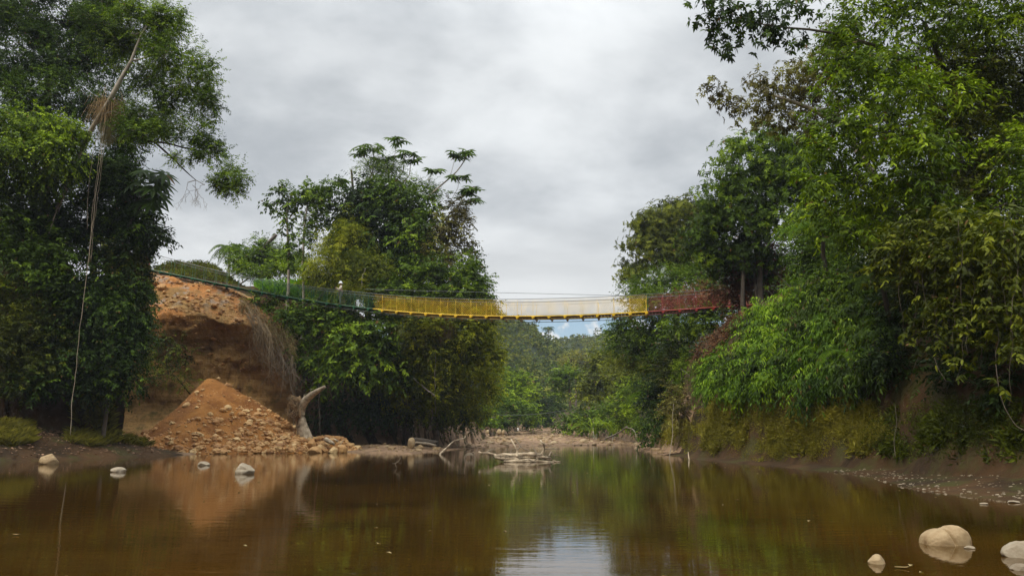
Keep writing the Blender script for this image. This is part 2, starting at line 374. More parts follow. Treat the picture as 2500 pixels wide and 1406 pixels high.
# stony sheet over the dry river bed
bx = np.arange(-20, 20, 0.5); by = np.arange(49, 195, 0.6); BX, BY = np.meshgrid(bx, by, indexing='ij')
bz = gz(BX, BY); dW, _, _ = poly_dist(BX, BY, WL); dK, _, _ = poly_dist(BX, BY, KL)
BZ = np.where((dW > -0.4) & (dK < 0.9), bz + 0.05 + 0.10 * fbm(BX * 1.3, BY * 1.3, 4, 4) * np.clip(dW, 0, 1), bz - 0.6)
mb = MB(); mb.grid(np.stack([BX, BY, BZ], -1)[:, ::-1])
tag(mb.build('gravel_bar', M_BAR, smooth=True), kind='structure')

# water
wp = np.array([[[x, y, 0.0] for y in (-60, 20, 60, 100)] for x in (-60, 0, 30)])
mb = MB(); mb.grid(wp[:, ::-1]); tag(mb.build('water', M_WATER), kind='structure')

# far hills
def hill(name, pts, Y0, Y1, base, seed, mat):
    """ridge whose skyline follows pts (px, py) at distance Y1"""
    xs = np.linspace(pts[0][0], pts[-1][0], 90); ys = np.interp(xs, [p[0] for p in pts], [p[1] for p in pts])
    rows = []
    for k in np.linspace(0, 1, 40):
        Y = Y0 + (Y1 - Y0) * k; top = at(xs, ys, Y1)
        lo = at(xs, np.full_like(xs, 1049), Y0)
        p = lo * (1 - k) + top * k; p[:, 2] = base + (top[:, 2] - base) * (k ** 0.85) + fbm(p[:, 0] * 0.02, p[:, 1] * 0.02, seed, 4) * 0.10 * Y1 * k * (1 - k) * 2
        rows.append(p)
    back = rows[-1].copy(); back[:, 1] += (Y1 - Y0) * 0.8; back[:, 2] = base; rows.append(back)
    P = np.array(rows); m_ = MB(); m_.grid(P[:, ::-1]); tag(m_.build(name, mat, smooth=True), kind='structure'); return P
M_HILL = earth_mat('hill_ground', (0.035, 0.048, 0.018), (0.018, 0.028, 0.010), (0.06, 0.07, 0.03), None, 0.05, 0.5)
HILLS = [hill('hill', [(950, 707), (1120, 750), (1240, 778), (1296, 792), (1335, 832), (1400, 890), (1460, 985), (1520, 1046)], 200, 330, 3, 1, M_HILL),
         hill('hill', [(1150, 873), (1280, 850), (1380, 838), (1430, 832), (1490, 829), (1600, 812), (1750, 785)], 260, 520, 4, 2, M_HILL),
         hill('hill', [(1000, 775), (1180, 803), (1330, 828), (1375, 837), (1480, 853), (1700, 862)], 800, 1500, 4, 3, M_HILL)]

# ------------------------------------------------------------------ foliage engine
def leaf_block(mbd, P, A, Nn, L, W, tint, hexa=False):
    n = len(P); dead = vn(P[:, 0] * 47, P[:, 1] * 47, P[:, 2] * 47) > .90; tint = np.where(dead, .97, np.clip(tint, 0, 1) * .9); A = unit(A); Nn = unit(Nn - (Nn * A).sum(1, keepdims=True) * A); S = np.cross(Nn, A)
    L = L[:, None]; W = W[:, None]; dn = np.array([0, 0, -1.0])
    if hexa:
        V = np.stack([P, P + A * L * .28 + S * W * .46, P + A * L * .62 + S * W * .42 + dn * L * .04, P + A * L + dn * L * .16,
                      P + A * L * .62 - S * W * .42 + dn * L * .04, P + A * L * .28 - S * W * .46], 1)
        i = np.arange(n)[:, None] * 6
        q = np.concatenate([i + np.array([[0, 1, 2, 3]]), i + np.array([[0, 3, 4, 5]])], 0)
        mbd.add(V.reshape(-1, 3), q, np.concatenate([tint, tint]))
    else:
        V = np.stack([P, P + A * L * .42 + S * W * .5 + Nn * W * .12, P + A * L + dn * L * .12, P + A * L * .42 - S * W * .5 + Nn * W * .12], 1)
        i = np.arange(n)[:, None] * 4
        q = np.concatenate([i + np.array([[0, 1, 2]]), i + np.array([[0, 2, 3]])], 0)
        mbd.add(V.reshape(-1, 3), q, np.concatenate([tint, tint]))
UP = np.array([0, 0, 1.0])
SPEC = {
    'small': dict(L=.17, W=.075, m=9, tl=.50, droop=.35, kind='alt'),
    'fine': dict(L=.13, W=.055, m=11, tl=.42, droop=.30, kind='alt'),
    'near': dict(L=.175, W=.072, m=9, tl=.50, droop=.45, kind='alt', hexa=True),
    'nearw': dict(L=.19, W=.075, m=7, tl=.24, droop=.35, kind='whorl', hexa=True),
    'mid': dict(L=.27, W=.12, m=9, tl=.70, droop=.40, kind='alt'),
    'big': dict(L=.36, W=.19, m=8, tl=.80, droop=.55, kind='alt'),
    'bamboo': dict(L=.30, W=.055, m=10, tl=.80, droop=.70, kind='alt'),
    'feather': dict(L=.15, W=.045, m=16, tl=.70, droop=.30, kind='alt'),
    'whorl': dict(L=.26, W=.10, m=7, tl=.30, droop=.35, kind='whorl'),
    'umbrella': dict(L=.46, W=.16, m=9, tl=.35, droop=.28, kind='umb'),
    'droop': dict(L=.26, W=.070, m=9, tl=.62, droop=.95, kind='alt', hexa=True),
    'ivy': dict(L=.15, W=.11, m=9, tl=.55, droop=.75, kind='alt'),
    'far': dict(L=.42, W=.24, m=7, tl=.80, droop=.30, kind='alt'),
}
def clump(mbd, rng, c, r, n, spec, tint, flat=0.0):
    """n leaves of a kind, in sprays through the ellipsoid (c, r)"""
    m = spec['m']; ns = max(1, int(n / m)); r = np.asarray(r, float); rm = float(np.cbrt(np.prod(r)))
    # boughs: the sprays gather round a number of centres of different size and leaf age; their tint spread also imitates top-lit tips
    bs = 0.30 + 0.16 * min(1, spec['tl'] / rm); nb = int(np.clip(3 + 1.1 / bs ** 2, 4, 18)); nb = min(nb, max(2, ns // 3))
    BD = unit(rng.normal(size=(nb, 3))); BC = BD * (rng.random((nb, 1)) ** 0.45) * (0.62 + .38 * rng.random((nb, 1))); BR = bs * (0.55 + 0.8 * rng.random(nb)); bt_ = rng.normal(size=nb) * 0.20
    w_ = BR ** 2; k = rng.choice(nb, ns, p=w_ / w_.sum()); E = unit(rng.normal(size=(ns, 3))); e_ = rng.random(ns) ** 0.45
    L_ = BC[k] + E * (BR[k] * e_)[:, None] * [1, 1, .75]
    lo_ = rng.random(ns) < .28; L_[lo_] = (E * (.35 + .85 * e_)[:, None])[lo_]      # loose sprays between the boughs
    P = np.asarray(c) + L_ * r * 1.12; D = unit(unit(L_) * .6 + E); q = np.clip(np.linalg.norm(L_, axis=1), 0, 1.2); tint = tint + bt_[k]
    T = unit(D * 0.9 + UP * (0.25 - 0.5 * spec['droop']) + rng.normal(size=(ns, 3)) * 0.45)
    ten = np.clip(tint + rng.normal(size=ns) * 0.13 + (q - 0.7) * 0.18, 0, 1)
    out = []
    for j in range(m):
        t = (j + 0.5) / m; tl = spec['tl'] * (0.7 + 0.6 * rng.random(ns))
        if spec['kind'] == 'alt':
            S0 = unit(np.cross(T, UP) + rng.normal(size=(ns, 3)) * 0.15); sg = 1 if j % 2 else -1
            p = P + T * (tl * t)[:, None] - UP * (spec['droop'] * tl * t * t * 0.6)[:, None]
            A = T * 0.55 + S0 * sg * 0.85 - UP * spec['droop'] + rng.normal(size=(ns, 3)) * 0.25
            Nn = UP * 0.8 + D * 0.5 + rng.normal(size=(ns, 3)) * 0.45
        else:
            S0 = unit(np.cross(T, rng.normal(size=(ns, 3)))) if j == 0 else S0
            if spec['kind'] == 'umb' and j == 0: T = unit(UP * 1.2 + D * 0.4 + rng.normal(size=(ns, 3)) * 0.25); S0 = unit(np.cross(T, rng.normal(size=(ns, 3))))
            B0 = np.cross(T, S0); a = 2 * math.pi * (j + rng.random(ns) * 0.4) / m
            R_ = S0 * np.cos(a)[:, None] + B0 * np.sin(a)[:, None]
            p = P + T * spec['tl'] + R_ * 0.01
            A = R_ + T * 0.25 - UP * spec['droop'] + rng.normal(size=(ns, 3)) * 0.12
            Nn = T + UP * 0.4 + rng.normal(size=(ns, 3)) * 0.2
        L = spec['L'] * (0.65 + 0.6 * rng.random(ns)); W = spec['W'] * (0.7 + 0.5 * rng.random(ns))
        out.append((p, A, Nn, L, W, np.clip(ten + rng.normal(size=ns) * 0.10, 0, 1)))
    cc = [np.concatenate([o[k] for o in out]) for k in range(6)]
    leaf_block(mbd, *cc, hexa=spec.get('hexa', False))
    return P, T
def on_ground(px, py, lo, hi, off):
    """distance at which the photo's pixel (px, py) meets the ground, less off metres"""
    Ys = np.arange(lo, hi, 0.2); p = at(px, py, Ys); k = np.nonzero(gz(p[:, 0], p[:, 1]) > p[:, 2])[0]
    return float(Ys[k[0]] if len(k) else hi) - off
def px2m(px, Y): return px * Y / F
def curve(a, b, rng, sag=0.0, wob=0.08, n=7):
    a, b = np.asarray(a, float), np.asarray(b, float); t = np.linspace(0, 1, n)[:, None]
    d = np.linalg.norm(b - a); p = a + (b - a) * t; p = p + np.array([0, 0, 1.0]) * (4 * t * (1 - t)) * sag * d
    p[1:-1] += rng.normal(size=(n - 2, 3)) * wob * d * 0.35
    return p
SEED = [10]; LAIX = 2.7
def plant(name, label, cat, clumps, spec, mat, lai=3.0, trunk=None, bark=BARK, group=None, part='crown', stem='trunk', limbs=True, twigs=0.0, extra=None, scale=1.0, tr=None):
    """a tree or shrub: clumps are (px, py, distance, rx, ry[, tint]); trunk is a line of (px, py, distance, radius)"""
    SEED[0] += 1; rng = np.random.default_rng(SEED[0]); sp_ = dict(SPEC[spec])
    for k in ('L', 'W', 'tl'): sp_[k] *= scale
    C = []
    for cl in clumps:
        px, py, Y, rx, ry = cl[:5]; tint = cl[5] if len(cl) > 5 else 0.5
        if isinstance(Y, tuple): Y = on_ground(px, py, *Y)
        c = at(px, py, Y); a, b = px2m(rx, Y), px2m(ry, Y); C.append((c, (a, 0.5 * (a + b) if tr is None else tr, b), tint))
    if trunk:
        tp = np.array([at(*q[:3]) for q in trunk]); trd = np.array([q[3] for q in trunk])
        g = gz(tp[0, 0], tp[0, 1])
        if tp[0, 2] > g - 0.1:
            tp = np.concatenate([[[tp[0, 0], tp[0, 1], float(g) - 0.3]], tp]); trd = np.concatenate([[trd[0] * 1.25], trd])
    else:
        m_ = np.mean([c for c, r, t in C], 0); lowz = min(c[2] for c, r, t in C)
        b_ = min((c for c, r, t in C), key=lambda q: q[2]).copy()     # rooted in the bank behind or below it
        sx_ = 0.5 if m_[0] > 5 and m_[1] < 60 else -0.5 if m_[0] < -15 and m_[1] < 50 else -1.2 if m_[0] < 0 and m_[1] > 62 else 1.2 if m_[1] > 60 and 5 < m_[0] < 16 else 0.0
        for _ in range(40):
            if gz(b_[0], b_[1]) > b_[2] - 0.1: break
            b_ = b_ + np.array([sx_ * .3, 0.2, -0.10])
        b_[2] = float(gz(b_[0], b_[1])) - 0.2
        tp = np.array([b_, (b_ + m_) / 2 + [0, 0, .1], m_]); rr = min(0.09, 0.04 + 0.012 * np.linalg.norm(b_ - m_)); trd = np.array([rr, rr * .8, rr * .4])
    base = tp[0]; root = empty(name, base); tag(root, label, cat, group)
    # densify trunk
    s = np.concatenate([[0], np.cumsum(np.linalg.norm(np.diff(tp, axis=0), axis=1))]); ss = np.linspace(0, s[-1], max(6, int(s[-1] / 0.8)))
    TP = np.stack([np.interp(ss, s, tp[:, k]) for k in range(3)], 1); TR = np.interp(ss, s, trd)
    TP[1:] += np.cumsum(rng.normal(size=(len(TP) - 1, 3)) * 0.02, 0)
    tm = MB(); tm.tube(TP, TR, 8)
    cm = MB()
    nodes = [(TP[i], TR[i]) for i in range(len(TP) // 4, len(TP))]
    C.sort(key=lambda q: min(np.linalg.norm(q[0] - t_[0]) for t_ in nodes))
    for c, r, tint in C:
        tint = float(np.clip(tint + rng.normal() * .10, .02, .98))
        area = math.pi * r[0] * r[2]; leafa = sp_['L'] * sp_['W'] * 0.5
        n = LAIX * lai * area / leafa
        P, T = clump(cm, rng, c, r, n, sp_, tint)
        if limbs:
            d = [np.linalg.norm(t_[0] - c) + max(0, t_[0][2] - c[2]) * 0.8 for t_ in nodes]; i = int(np.argmin(d))
            lr = min(nodes[i][1] * 0.65, 0.02 + 0.012 * d[i])
            pts = curve(nodes[i][0], c, rng, 0.10, 0.12); nodes.append((c, lr * .6)); tm.tube(pts, np.linspace(lr, lr * 0.35, len(pts)), 5)
            for k in range(5):
                e = c + unit(rng.normal(size=3)) * np.array(r) * 0.8; q = curve(pts[-2 if k % 2 else -1], e, rng, 0.05, n=5)
                tm.tube(q, np.linspace(lr * 0.4, lr * 0.12, 5), 4, cap=False)
        if twigs:
            k = rng.choice(len(P), int(len(P) * twigs), replace=False)
            for i in k:
                e = P[i] + T[i] * sp_['tl']; st_ = P[i] + (c - P[i]) * 0.45
                tm.tube(np.array([st_, (st_ + P[i]) / 2 + rng.normal(size=3) * 0.04, P[i], e]), [0.010, 0.008, 0.006, 0.003], 3, cap=False)
    o = np.asarray(base)
    if extra: extra(cm, tm, rng, root)
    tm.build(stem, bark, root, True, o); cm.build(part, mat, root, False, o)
    return root
def frond(mbd, rng, base, az, length, rise, drop, npin, pl, pw, tint=0.5, stemmb=None, sr=0.02):
    """one pinnate frond: an arching midrib with leaflets on both sides"""
    t = np.linspace(0, 1, npin); h = np.array([math.cos(az), math.sin(az), 0])
    p = np.asarray(base) + h * (length * (t - 0.12 * t ** 3))[:, None] + UP * (rise * length * t - drop * length * t ** 2.2)[:, None]
    T = unit(np.gradient(p, axis=0)); S = unit(np.cross(T, UP)); Nn = np.cross(S, T)
    env = np.sin(np.clip(t * 0.93 + 0.08, 0, 1) * math.pi) ** 0.7
    for sg in (1, -1):
        A = S * sg + T * 0.35 - UP * (0.35 + 0.2 * rng.random((npin, 1))) + rng.normal(size=(npin, 3)) * 0.06
        leaf_block(mbd, p, A, Nn + rng.normal(size=(npin, 3)) * 0.1, pl * env * (0.9 + 0.2 * rng.random(npin)), np.full(npin, pw), np.clip(tint + rng.normal(size=npin) * 0.12, 0, 1))
    (stemmb or mbd).tube(p, np.linspace(sr, sr * 0.3, npin), 4, tint=0.3, cap=False)
def blades(mbd, rng, P, h, w_, lean=0.5, tint=0.5, out=None):
    n = len(P); tint = tint + .75 * fbm(P[:, 0] * .7, P[:, 1] * .7, P[:, 2] * .7, 3); az = rng.random(n) * 2 * math.pi; d = np.stack([np.cos(az), np.sin(az), np.zeros(n)], 1)
    tuft = 0 if out is None else 3.2 * np.stack([fbm(P[:, 0] * 1.3 + k * 9, P[:, 1] * 1.3, P[:, 2] * 1.3 + k, 2) for k in range(3)], 1)
    A = (UP if out is None else np.asarray(out, float) + tuft) + d * lean * (0.4 + rng.random((n, 1))); H = h * (0.5 + 0.8 * rng.random(n)); W = np.full(n, w_)
    S = np.stack([-np.sin(az), np.cos(az), np.zeros(n)], 1); A = unit(A)
    V = np.stack([P - S * w_ / 2, P + S * w_ / 2, P + A * H[:, None] * .6 + S * w_ * .35, P + A * H[:, None] + d * (H * lean * .45)[:, None] - UP * (H * (.12 * lean if out is None else .55))[:, None], P + A * H[:, None] * .6 - S * w_ * .35], 1)
    i = np.arange(n)[:, None] * 5
    mbd.add(V.reshape(-1, 3), i + np.array([[0, 1, 2, 3, 4]]), np.clip(tint + rng.normal(size=n) * 0.2, 0, 1) * .9)
#@@SCENE
# ------------------------------------------------------------------ suspension footbridge
bpx = np.array([355, 480, 600, 740, 905, 1050, 1200, 1350, 1450, 1580, 1700, 1850]); bpy_ = np.array([655, 682, 706, 730, 751, 764, 770.5, 772, 769, 761, 753, 741])
bY = np.interp(bpx, [355, 905, 1350, 1850], [68, 59.5, 57, 54.5])
bp_ = at(bpx, bpy_, bY); cfy = np.polyfit(bp_[:, 0], bp_[:, 1], 2); cfz = np.polyfit(bp_[:, 0], bp_[:, 2], 4)
def deck(X, side=0.0, up=0.0):
    """point on the bridge: side = metres away from the near edge, up = metres above the deck"""
    X = np.asarray(X, float); y = np.polyval(cfy, X); s = np.polyval(np.polyder(cfy), X); k = np.sqrt(1 + s * s)
    return np.stack([X - s / k * side, y + side / k, np.polyval(cfz, X) + up], -1)
X0, X1 = bp_[0, 0], bp_[-1, 0]; XG = at(907, 750, 59.5)[0]; XR = at(1580, 761, 56)[0]; XN = at(585, 706, 64)[0]; BW = 1.5; RAIL = 1.28
rlx = at(np.array([300, 355, 480, 600, 815, 905, 1350, 1880]), 740, np.array([68, 68, 66, 64, 60.3, 59.5, 57, 54.5]))[:, 0]
def rail(X): return np.interp(X, rlx, [1.6, 1.38, 1.1, 1.0, 1.10, 1.15, 1.25, 1.2])
def paint(name, c, rough=0.5):
    return simple(name, c, rough, 0.4, 2.5)
PG = paint('paint_green', (0.008, 0.085, 0.030)); PY = paint('paint_yellow', (0.64, 0.42, 0.010)); PR = paint('paint_red', (0.25, 0.028, 0.018))
PGD = paint('deck_green', (0.010, 0.035, 0.022)); RUSTY = simple('deck_timber', (0.16, 0.085, 0.045), 0.85, 0.4, 5.0)
bridge = empty('suspension_footbridge', deck(X0)); tag(bridge, 'long footbridge hung on cables across the river with green, yellow and red netting', 'bridge')
BO = np.asarray(deck(X0))
m_ = MB()
nx = np.arange(X0, X1, 0.24)
for x in nx:
    a, b = deck(x + 0.1, 0.06, 0), deck(x + 0.1, BW - 0.06, 0); d = (b - a); T = deck(x + 0.2) - deck(x); ax = [unit(T), unit(d), np.cross(unit(T), unit(d))]
    m_.box((a + b) / 2 + np.array([0, 0, 0.02 + 0.008 * random.Random(int(x * 99)).random()]), (0.21, BW - 0.12, 0.045), axes=ax)
m_.build('deck', RUSTY, bridge, origin=BO)
def seg(a, b, n=60): return np.linspace(a, b, n)
for a, b, mt, nm in ((X0, XG, PG, 'green'), (XG, XR, PY, 'yellow'), (XR, X1, PR, 'red')):
    for side in (0.0, BW):
        e = MB(); xs = seg(a, b)
        e.tube(deck(xs, side, -0.02), 0.045, 6)
        tag(e.build('edge_beam', mt, bridge, True, BO), '%s painted edge beam along the deck' % nm)
        # netting: two sets of crossing diagonal wires
        k = MB(); step = 0.15; run = 1.05
        for sgn in (1, -1):
            for x in np.arange(max(a, XN) - run, b + run, step):
                t = np.linspace(0, 1, 5); xx = x + sgn * (t - 0.5) * run; ok = (xx >= max(a, XN)) & (xx <= b)
                if ok.sum() < 2: continue
                k.tube(deck(xx[ok], side + 0.005 * sgn, 0.0) + UP * (t[ok] * rail(xx[ok]))[:, None], 0.0068 if nm == "yellow" else 0.0055, 3, cap=False)
        tag(k.build('netting', mt, bridge, False, BO), '%s diamond netting panel' % nm)
for side in (0.0, BW):
    e = MB(); xs = seg(X0 - 2.2, X1 + 2, 90); e.tube(deck(xs, side, rail(xs)), 0.018, 5); e.build('handrail_cable', STEEL, bridge, True, BO)
    e = MB(); e.tube(deck(xs, side, rail(xs) - 0.2), 0.008, 4); e.build('side_cable', STEEL, bridge, True, BO)
    e = MB(); xs = seg(X0 - 1, X1 + 1, 90); e.tube(deck(xs, side + (0.12 if side == 0 else -0.12), -0.26), 0.022, 5); e.build('lower_cable', STEEL, bridge, True, BO)
posts = np.arange(X0 + 0.4, X1, 1.13)
cur = {}
for x in posts:
    mt = PG if x < XG else PY if x < XR else PR
    key = mt.name
    c0 = deck(x)
    if key not in cur:
        h = MB(); h.tube(np.array([[0, 0, -0.1], [0, 0, 0.6], [0, 0, 1.1]]), 0.013, 5)
        hm = h.build('hanger', mt, bridge, True); b = MB()
        b.box((0, BW / 2, -0.12), (0.09, BW + 0.24, 0.10))
        for s_ in (0.0, BW):
            b.add(np.array([[-.13, s_ - .03, -.06], [.13, s_ - .03, -.06], [0, s_ - .03, -.27], [-.13, s_ + .03, -.06], [.13, s_ + .03, -.06], [0, s_ + .03, -.27]]), [[0, 1, 4, 3], [1, 2, 5, 4], [2, 0, 3, 5]])
            b.add(np.array([[-.13, s_ - .03, -.06], [.13, s_ - .03, -.06], [0, s_ - .03, -.27], [-.13, s_ + .03, -.06], [.13, s_ + .03, -.06], [0, s_ + .03, -.27]]), [[0, 2, 1], [3, 4, 5]])
        bm_ = b.build('cross_beam', mt, bridge); cur[key] = (hm, bm_); first = True
    else:
        hm = cur[key][0].copy(); bm_ = cur[key][1].copy(); first = False
        for o in (hm, bm_): col.objects.link(o); o.parent = bridge
    hm.location = Vector(c0 - BO); bm_.location = Vector(c0 - BO)
    ang = math.atan(np.polyval(np.polyder(cfy), x)); bm_.rotation_euler = (0, 0, ang)
    h2 = hm.copy(); col.objects.link(h2); h2.parent = bridge; h2.location = Vector(deck(x, BW) - BO)
# brick anchor block on the cliff top
a0 = at(338, 634, 69.5); BRICK = simple('brick_red', (0.30, 0.10, 0.05), 0.9, 0.3, 6.0)
g0 = float(gz(a0[0], a0[1]))
pil = empty('anchor_pillar', (a0[0], a0[1], g0)); tag(pil, 'small red brick pillar holding the cables at the left end of the bridge', 'pillar')
hgt = max(0.8, deck(X0)[2] + 1.3 - g0)
m_ = MB()
for k in range(int(hgt / 0.16) + 1):
    m_.box((a0[0] + 0.02 * (k % 2), a0[1], g0 + 0.08 + k * 0.16), (1.5 - 0.02 * (k % 2), 1.5, 0.15))
m_.build('shaft', BRICK, pil, origin=(a0[0], a0[1], g0))
m_ = MB(); m_.box((a0[0], a0[1], g0 + hgt + 0.12), (1.8, 1.8, 0.14)); m_.build('cap', simple('concrete', (0.35, 0.33, 0.30), 0.9, 0.2), pil, origin=(a0[0], a0[1], g0))

# overhead wire and the slack cable low over the river
def cable(name, label, pts, r, mat=STEEL, cat='cable'):
    P = np.array([at(*p) for p in pts]); s = np.linspace(0, 1, len(P)); t = np.linspace(0, 1, 60)
    dg = min(3, len(P) - 1); Q = np.stack([np.polyval(np.polyfit(s, P[:, k], dg), t) for k in range(3)], 1)
    e = MB(); e.tube(Q, r, 5); tag(e.build(name, mat, None, True, Q[0]), label, cat)
cable('overhead_wire', 'thin straight wire above the yellow part of the footbridge', [(890, 706, 61), (1200, 714, 60), (1535, 722, 59.5), (1700, 727, 59)], 0.016)
cable('slack_cable', 'slack sagging cable strung low across the river below the footbridge', [(770, 890, 62), (860, 934, 65), (960, 974, 68), (1080, 1000, 72), (1200, 1011, 78), (1300, 1010, 88), (1385, 1000, 100)], 0.022)

# ------------------------------------------------------------------ person on the bridge
def skin_obj(name, verts, edges, radii, mat, parent, root=0, levels=2):
    me = bpy.data.meshes.new(name); me.from_pydata(verts, edges, []); o = bpy.data.objects.new(name, me); col.objects.link(o); o.parent = parent
    s = o.modifiers.new('skin', 'SKIN'); s.use_smooth_shade = True
    sv = me.skin_vertices
    if not sv: 
        bpy.context.view_layer.objects.active = o
    for i, r in enumerate(radii): me.skin_vertices[0].data[i].radius = (r if isinstance(r, tuple) else (r, r))
    me.skin_vertices[0].data[root].use_root = True
    u = o.modifiers.new('sub', 'SUBSURF'); u.levels = levels; u.render_levels = levels
    dg = bpy.context.evaluated_depsgraph_get(); ev = o.evaluated_get(dg); nm = bpy.data.meshes.new_from_object(ev)
    o.modifiers.clear(); o.data = nm; nm.materials.clear(); nm.materials.append(mat)
    for p in nm.polygons: p.use_smooth = True
    return o
xp = at(817, 738, 60.3)[0]; pb = deck(xp, 0.55, 0.06)
man = empty('person', pb); man.rotation_euler = (0, 0, math.radians(20))     # faces left (-x), body axis in local coordinates
tag(man, 'person in a white brimmed hat, cream shirt and grey trousers standing on the footbridge', 'person')
SKIN = simple('skin_tan', (0.36, 0.20, 0.12), 0.55, 0.1); SHIRT = simple('shirt_cream', (0.62, 0.55, 0.40), 0.85, 0.15); VEST = simple('vest_tan', (0.27, 0.20, 0.13), 0.85, 0.15)
PANTS = simple('trousers_grey', (0.14, 0.14, 0.115), 0.85, 0.2); HATM = simple('hat_white', (0.80, 0.80, 0.77), 0.8, 0.05); BOOT = simple('boot_dark', (0.05, 0.04, 0.03), 0.7, 0.2); BLACK = simple('black_plastic', (0.015, 0.015, 0.015), 0.4, 0.2)
# body: pelvis, spine, neck, head, arms raised with both hands in front of the chest, legs
bv = [(0, 0, .92), (-.01, 0, 1.15), (-.02, 0, 1.36), (-.03, 0, 1.47), (-.05, 0, 1.56), (-.06, 0, 1.66),
      (-.02, .19, 1.39), (-.12, .25, 1.14), (-.34, .11, 1.24), (-.40, .07, 1.29),
      (-.02, -.19, 1.39), (-.12, -.25, 1.14), (-.34, -.11, 1.24), (-.40, -.06, 1.29),
      (0, .10, .86), (-.02, .11, .48), (.02, .12, .08), (-.14, .13, .04),
      (0, -.10, .86), (-.06, -.11, .48), (-.02, -.12, .08), (-.18, -.13, .04)]
be = [(0, 1), (1, 2), (2, 3), (3, 4), (4, 5), (2, 6), (6, 7), (7, 8), (8, 9), (2, 10), (10, 11), (11, 12), (12, 13), (0, 14), (14, 15), (15, 16), (16, 17), (0, 18), (18, 19), (19, 20), (20, 21)]
br = [.13, .13, .14, .055, .085, .085, .06, .042, .030, .035, .06, .042, .030, .035, .085, .058, .04, .035, .085, .058, .04, .035]
skin_obj('body', bv, be, br, SKIN, man)
skin_obj('shirt', bv[1:4] + bv[6:9] + bv[10:13], [(0, 1), (1, 2), (1, 3), (3, 4), (4, 5), (1, 6), (6, 7), (7, 8)], [.165, .18, .075, .09, .065, .05, .09, .065, .05], SHIRT, man, 1)
skin_obj('vest', [(0, 0, .86), (-.005, 0, 1.0), (-.01, 0, 1.17)], [(0, 1), (1, 2)], [(.175, .20), (.175, .195), (.172, .19)], VEST, man)
skin_obj('trousers', [bv[0], bv[14], bv[15], bv[16], bv[18], bv[19], bv[20]], [(0, 1), (1, 2), (2, 3), (0, 4), (4, 5), (5, 6)], [.155, .115, .085, .07, .115, .085, .07], PANTS, man)
for a, b in ((16, 17), (20, 21)):
    skin_obj('boot', [tuple(np.add(bv[a], (0.03, 0, -.03))), bv[b]], [(0, 1)], [.06, .05], BOOT, man, 0, 1)
# hat: crown and sloping brim, turned profile
prof = [(0.0, 1.84), (.06, 1.835), (.105, 1.80), (.125, 1.73), (.135, 1.70), (.20, 1.665), (.215, 1.655), (.20, 1.650), (.12, 1.685), (0.0, 1.70)]
a_ = np.linspace(0, 2 * math.pi, 25); Pg = np.array([[(-.05 + r * math.cos(t), r * math.sin(t), z) for t in a_] for r, z in prof])
m_ = MB(); m_.grid(Pg); m_.build('hat', HATM, man, True)
# face: nose and ears
m_ = MB(); m_.tube(np.array([[-.145, 0, 1.62], [-.165, 0, 1.59], [-.15, 0, 1.575]]), [.012, .018, .012], 6)
for s_ in (1, -1): m_.tube(np.array([[-.05, .085 * s_, 1.63], [-.045, .098 * s_, 1.605], [-.05, .085 * s_, 1.575]]), [.012, .018, .012], 6)
m_.build('face', SKIN, man, True)
for s_ in (1, -1):       # fingers closed round the camera
    fm = MB()
    for k in range(5):
        z = 1.33 - k * 0.018; L_ = (0.03, .055, .06, .055, .045)[k]
        fm.tube(np.array([[-.40, .065 * s_, z], [-.40 - L_ * .7, .075 * s_, z + .004], [-.40 - L_, .05 * s_, z]]), [.011, .010, .008], 5)
    fm.build('hand', SKIN, man, True)
th = math.radians(20); hx, hy = -.43, 0.0
cpos = np.array(pb) + np.array([hx * math.cos(th), hx * math.sin(th), 1.30])
gad = empty('camera_body', cpos); tag(gad, 'small dark device held up in both hands by the person on the bridge', 'camera')
m_ = MB(); m_.box(cpos, (.05, .13, .085), th); m_.build('case', BLACK, gad, origin=cpos)
m_ = MB(); dvec = np.array([-math.cos(th), -math.sin(th), 0]); m_.tube(np.array([cpos + dvec * .02, cpos + dvec * .09]), .033, 12); m_.build('lens', BLACK, gad, True, cpos)

# ------------------------------------------------------------------ eroded cliff on the left bank
cols = [300, 350, 400, 460, 520, 580, 620, 660, 700, 745]
# for each column the profile from foot to top: (py, distance)
prof_c = {300: [(1090, 57.2), (985, 61.5), (900, 62), (830, 61.5), (775, 61), (740, 62.5), (700, 64.5), (655, 67), (650, 71)],
          350: [(1090, 57.2), (985, 61.5), (900, 62), (830, 61.5), (770, 60.8), (735, 62.5), (700, 64.5), (668, 67), (660, 71)],
          400: [(1090, 57.2), (985, 61.8), (900, 62.2), (830, 61.8), (762, 60.8), (735, 62.5), (705, 64.5), (678, 66.5), (665, 71)],
          460: [(1060, 59), (985, 62), (900, 62.6), (830, 62.2), (766, 60.8), (740, 62.3), (712, 64), (690, 66), (676, 70)],
          520: [(1060, 59), (985, 62), (900, 62.8), (840, 62.4), (778, 60.8), (750, 62), (724, 63.6), (702, 65.5), (690, 69)],
          580: [(1060, 59), (985, 62), (905, 62.6), (850, 62.2), (790, 60.8), (762, 61.8), (738, 63.2), (716, 65), (706, 69)],
          620: [(1030, 60.5), (985, 61.6), (915, 62.0), (860, 61.4), (805, 60.4), (780, 61.4), (756, 62.6), (735, 64.4), (728, 68)],
          660: [(1030, 61), (990, 61.6), (935, 61.5), (890, 61.0), (845, 60.6), (815, 61.4), (790, 62.6), (770, 64), (765, 68)],
          700: [(1035, 62), (1000, 62.2), (965, 62.2), (930, 62.0), (895, 61.8), (870, 62.4), (845, 63.4), (825, 65), (820, 68)],
          745: [(1050, 64), (1030, 64.5), (1010, 64.8), (990, 65), (970, 65.2), (950, 65.6), (930, 66.4), (915, 67.5), (910, 69)]}
cx_ = np.linspace(300, 745, 130); tt = np.linspace(0, 8, 110); G = []
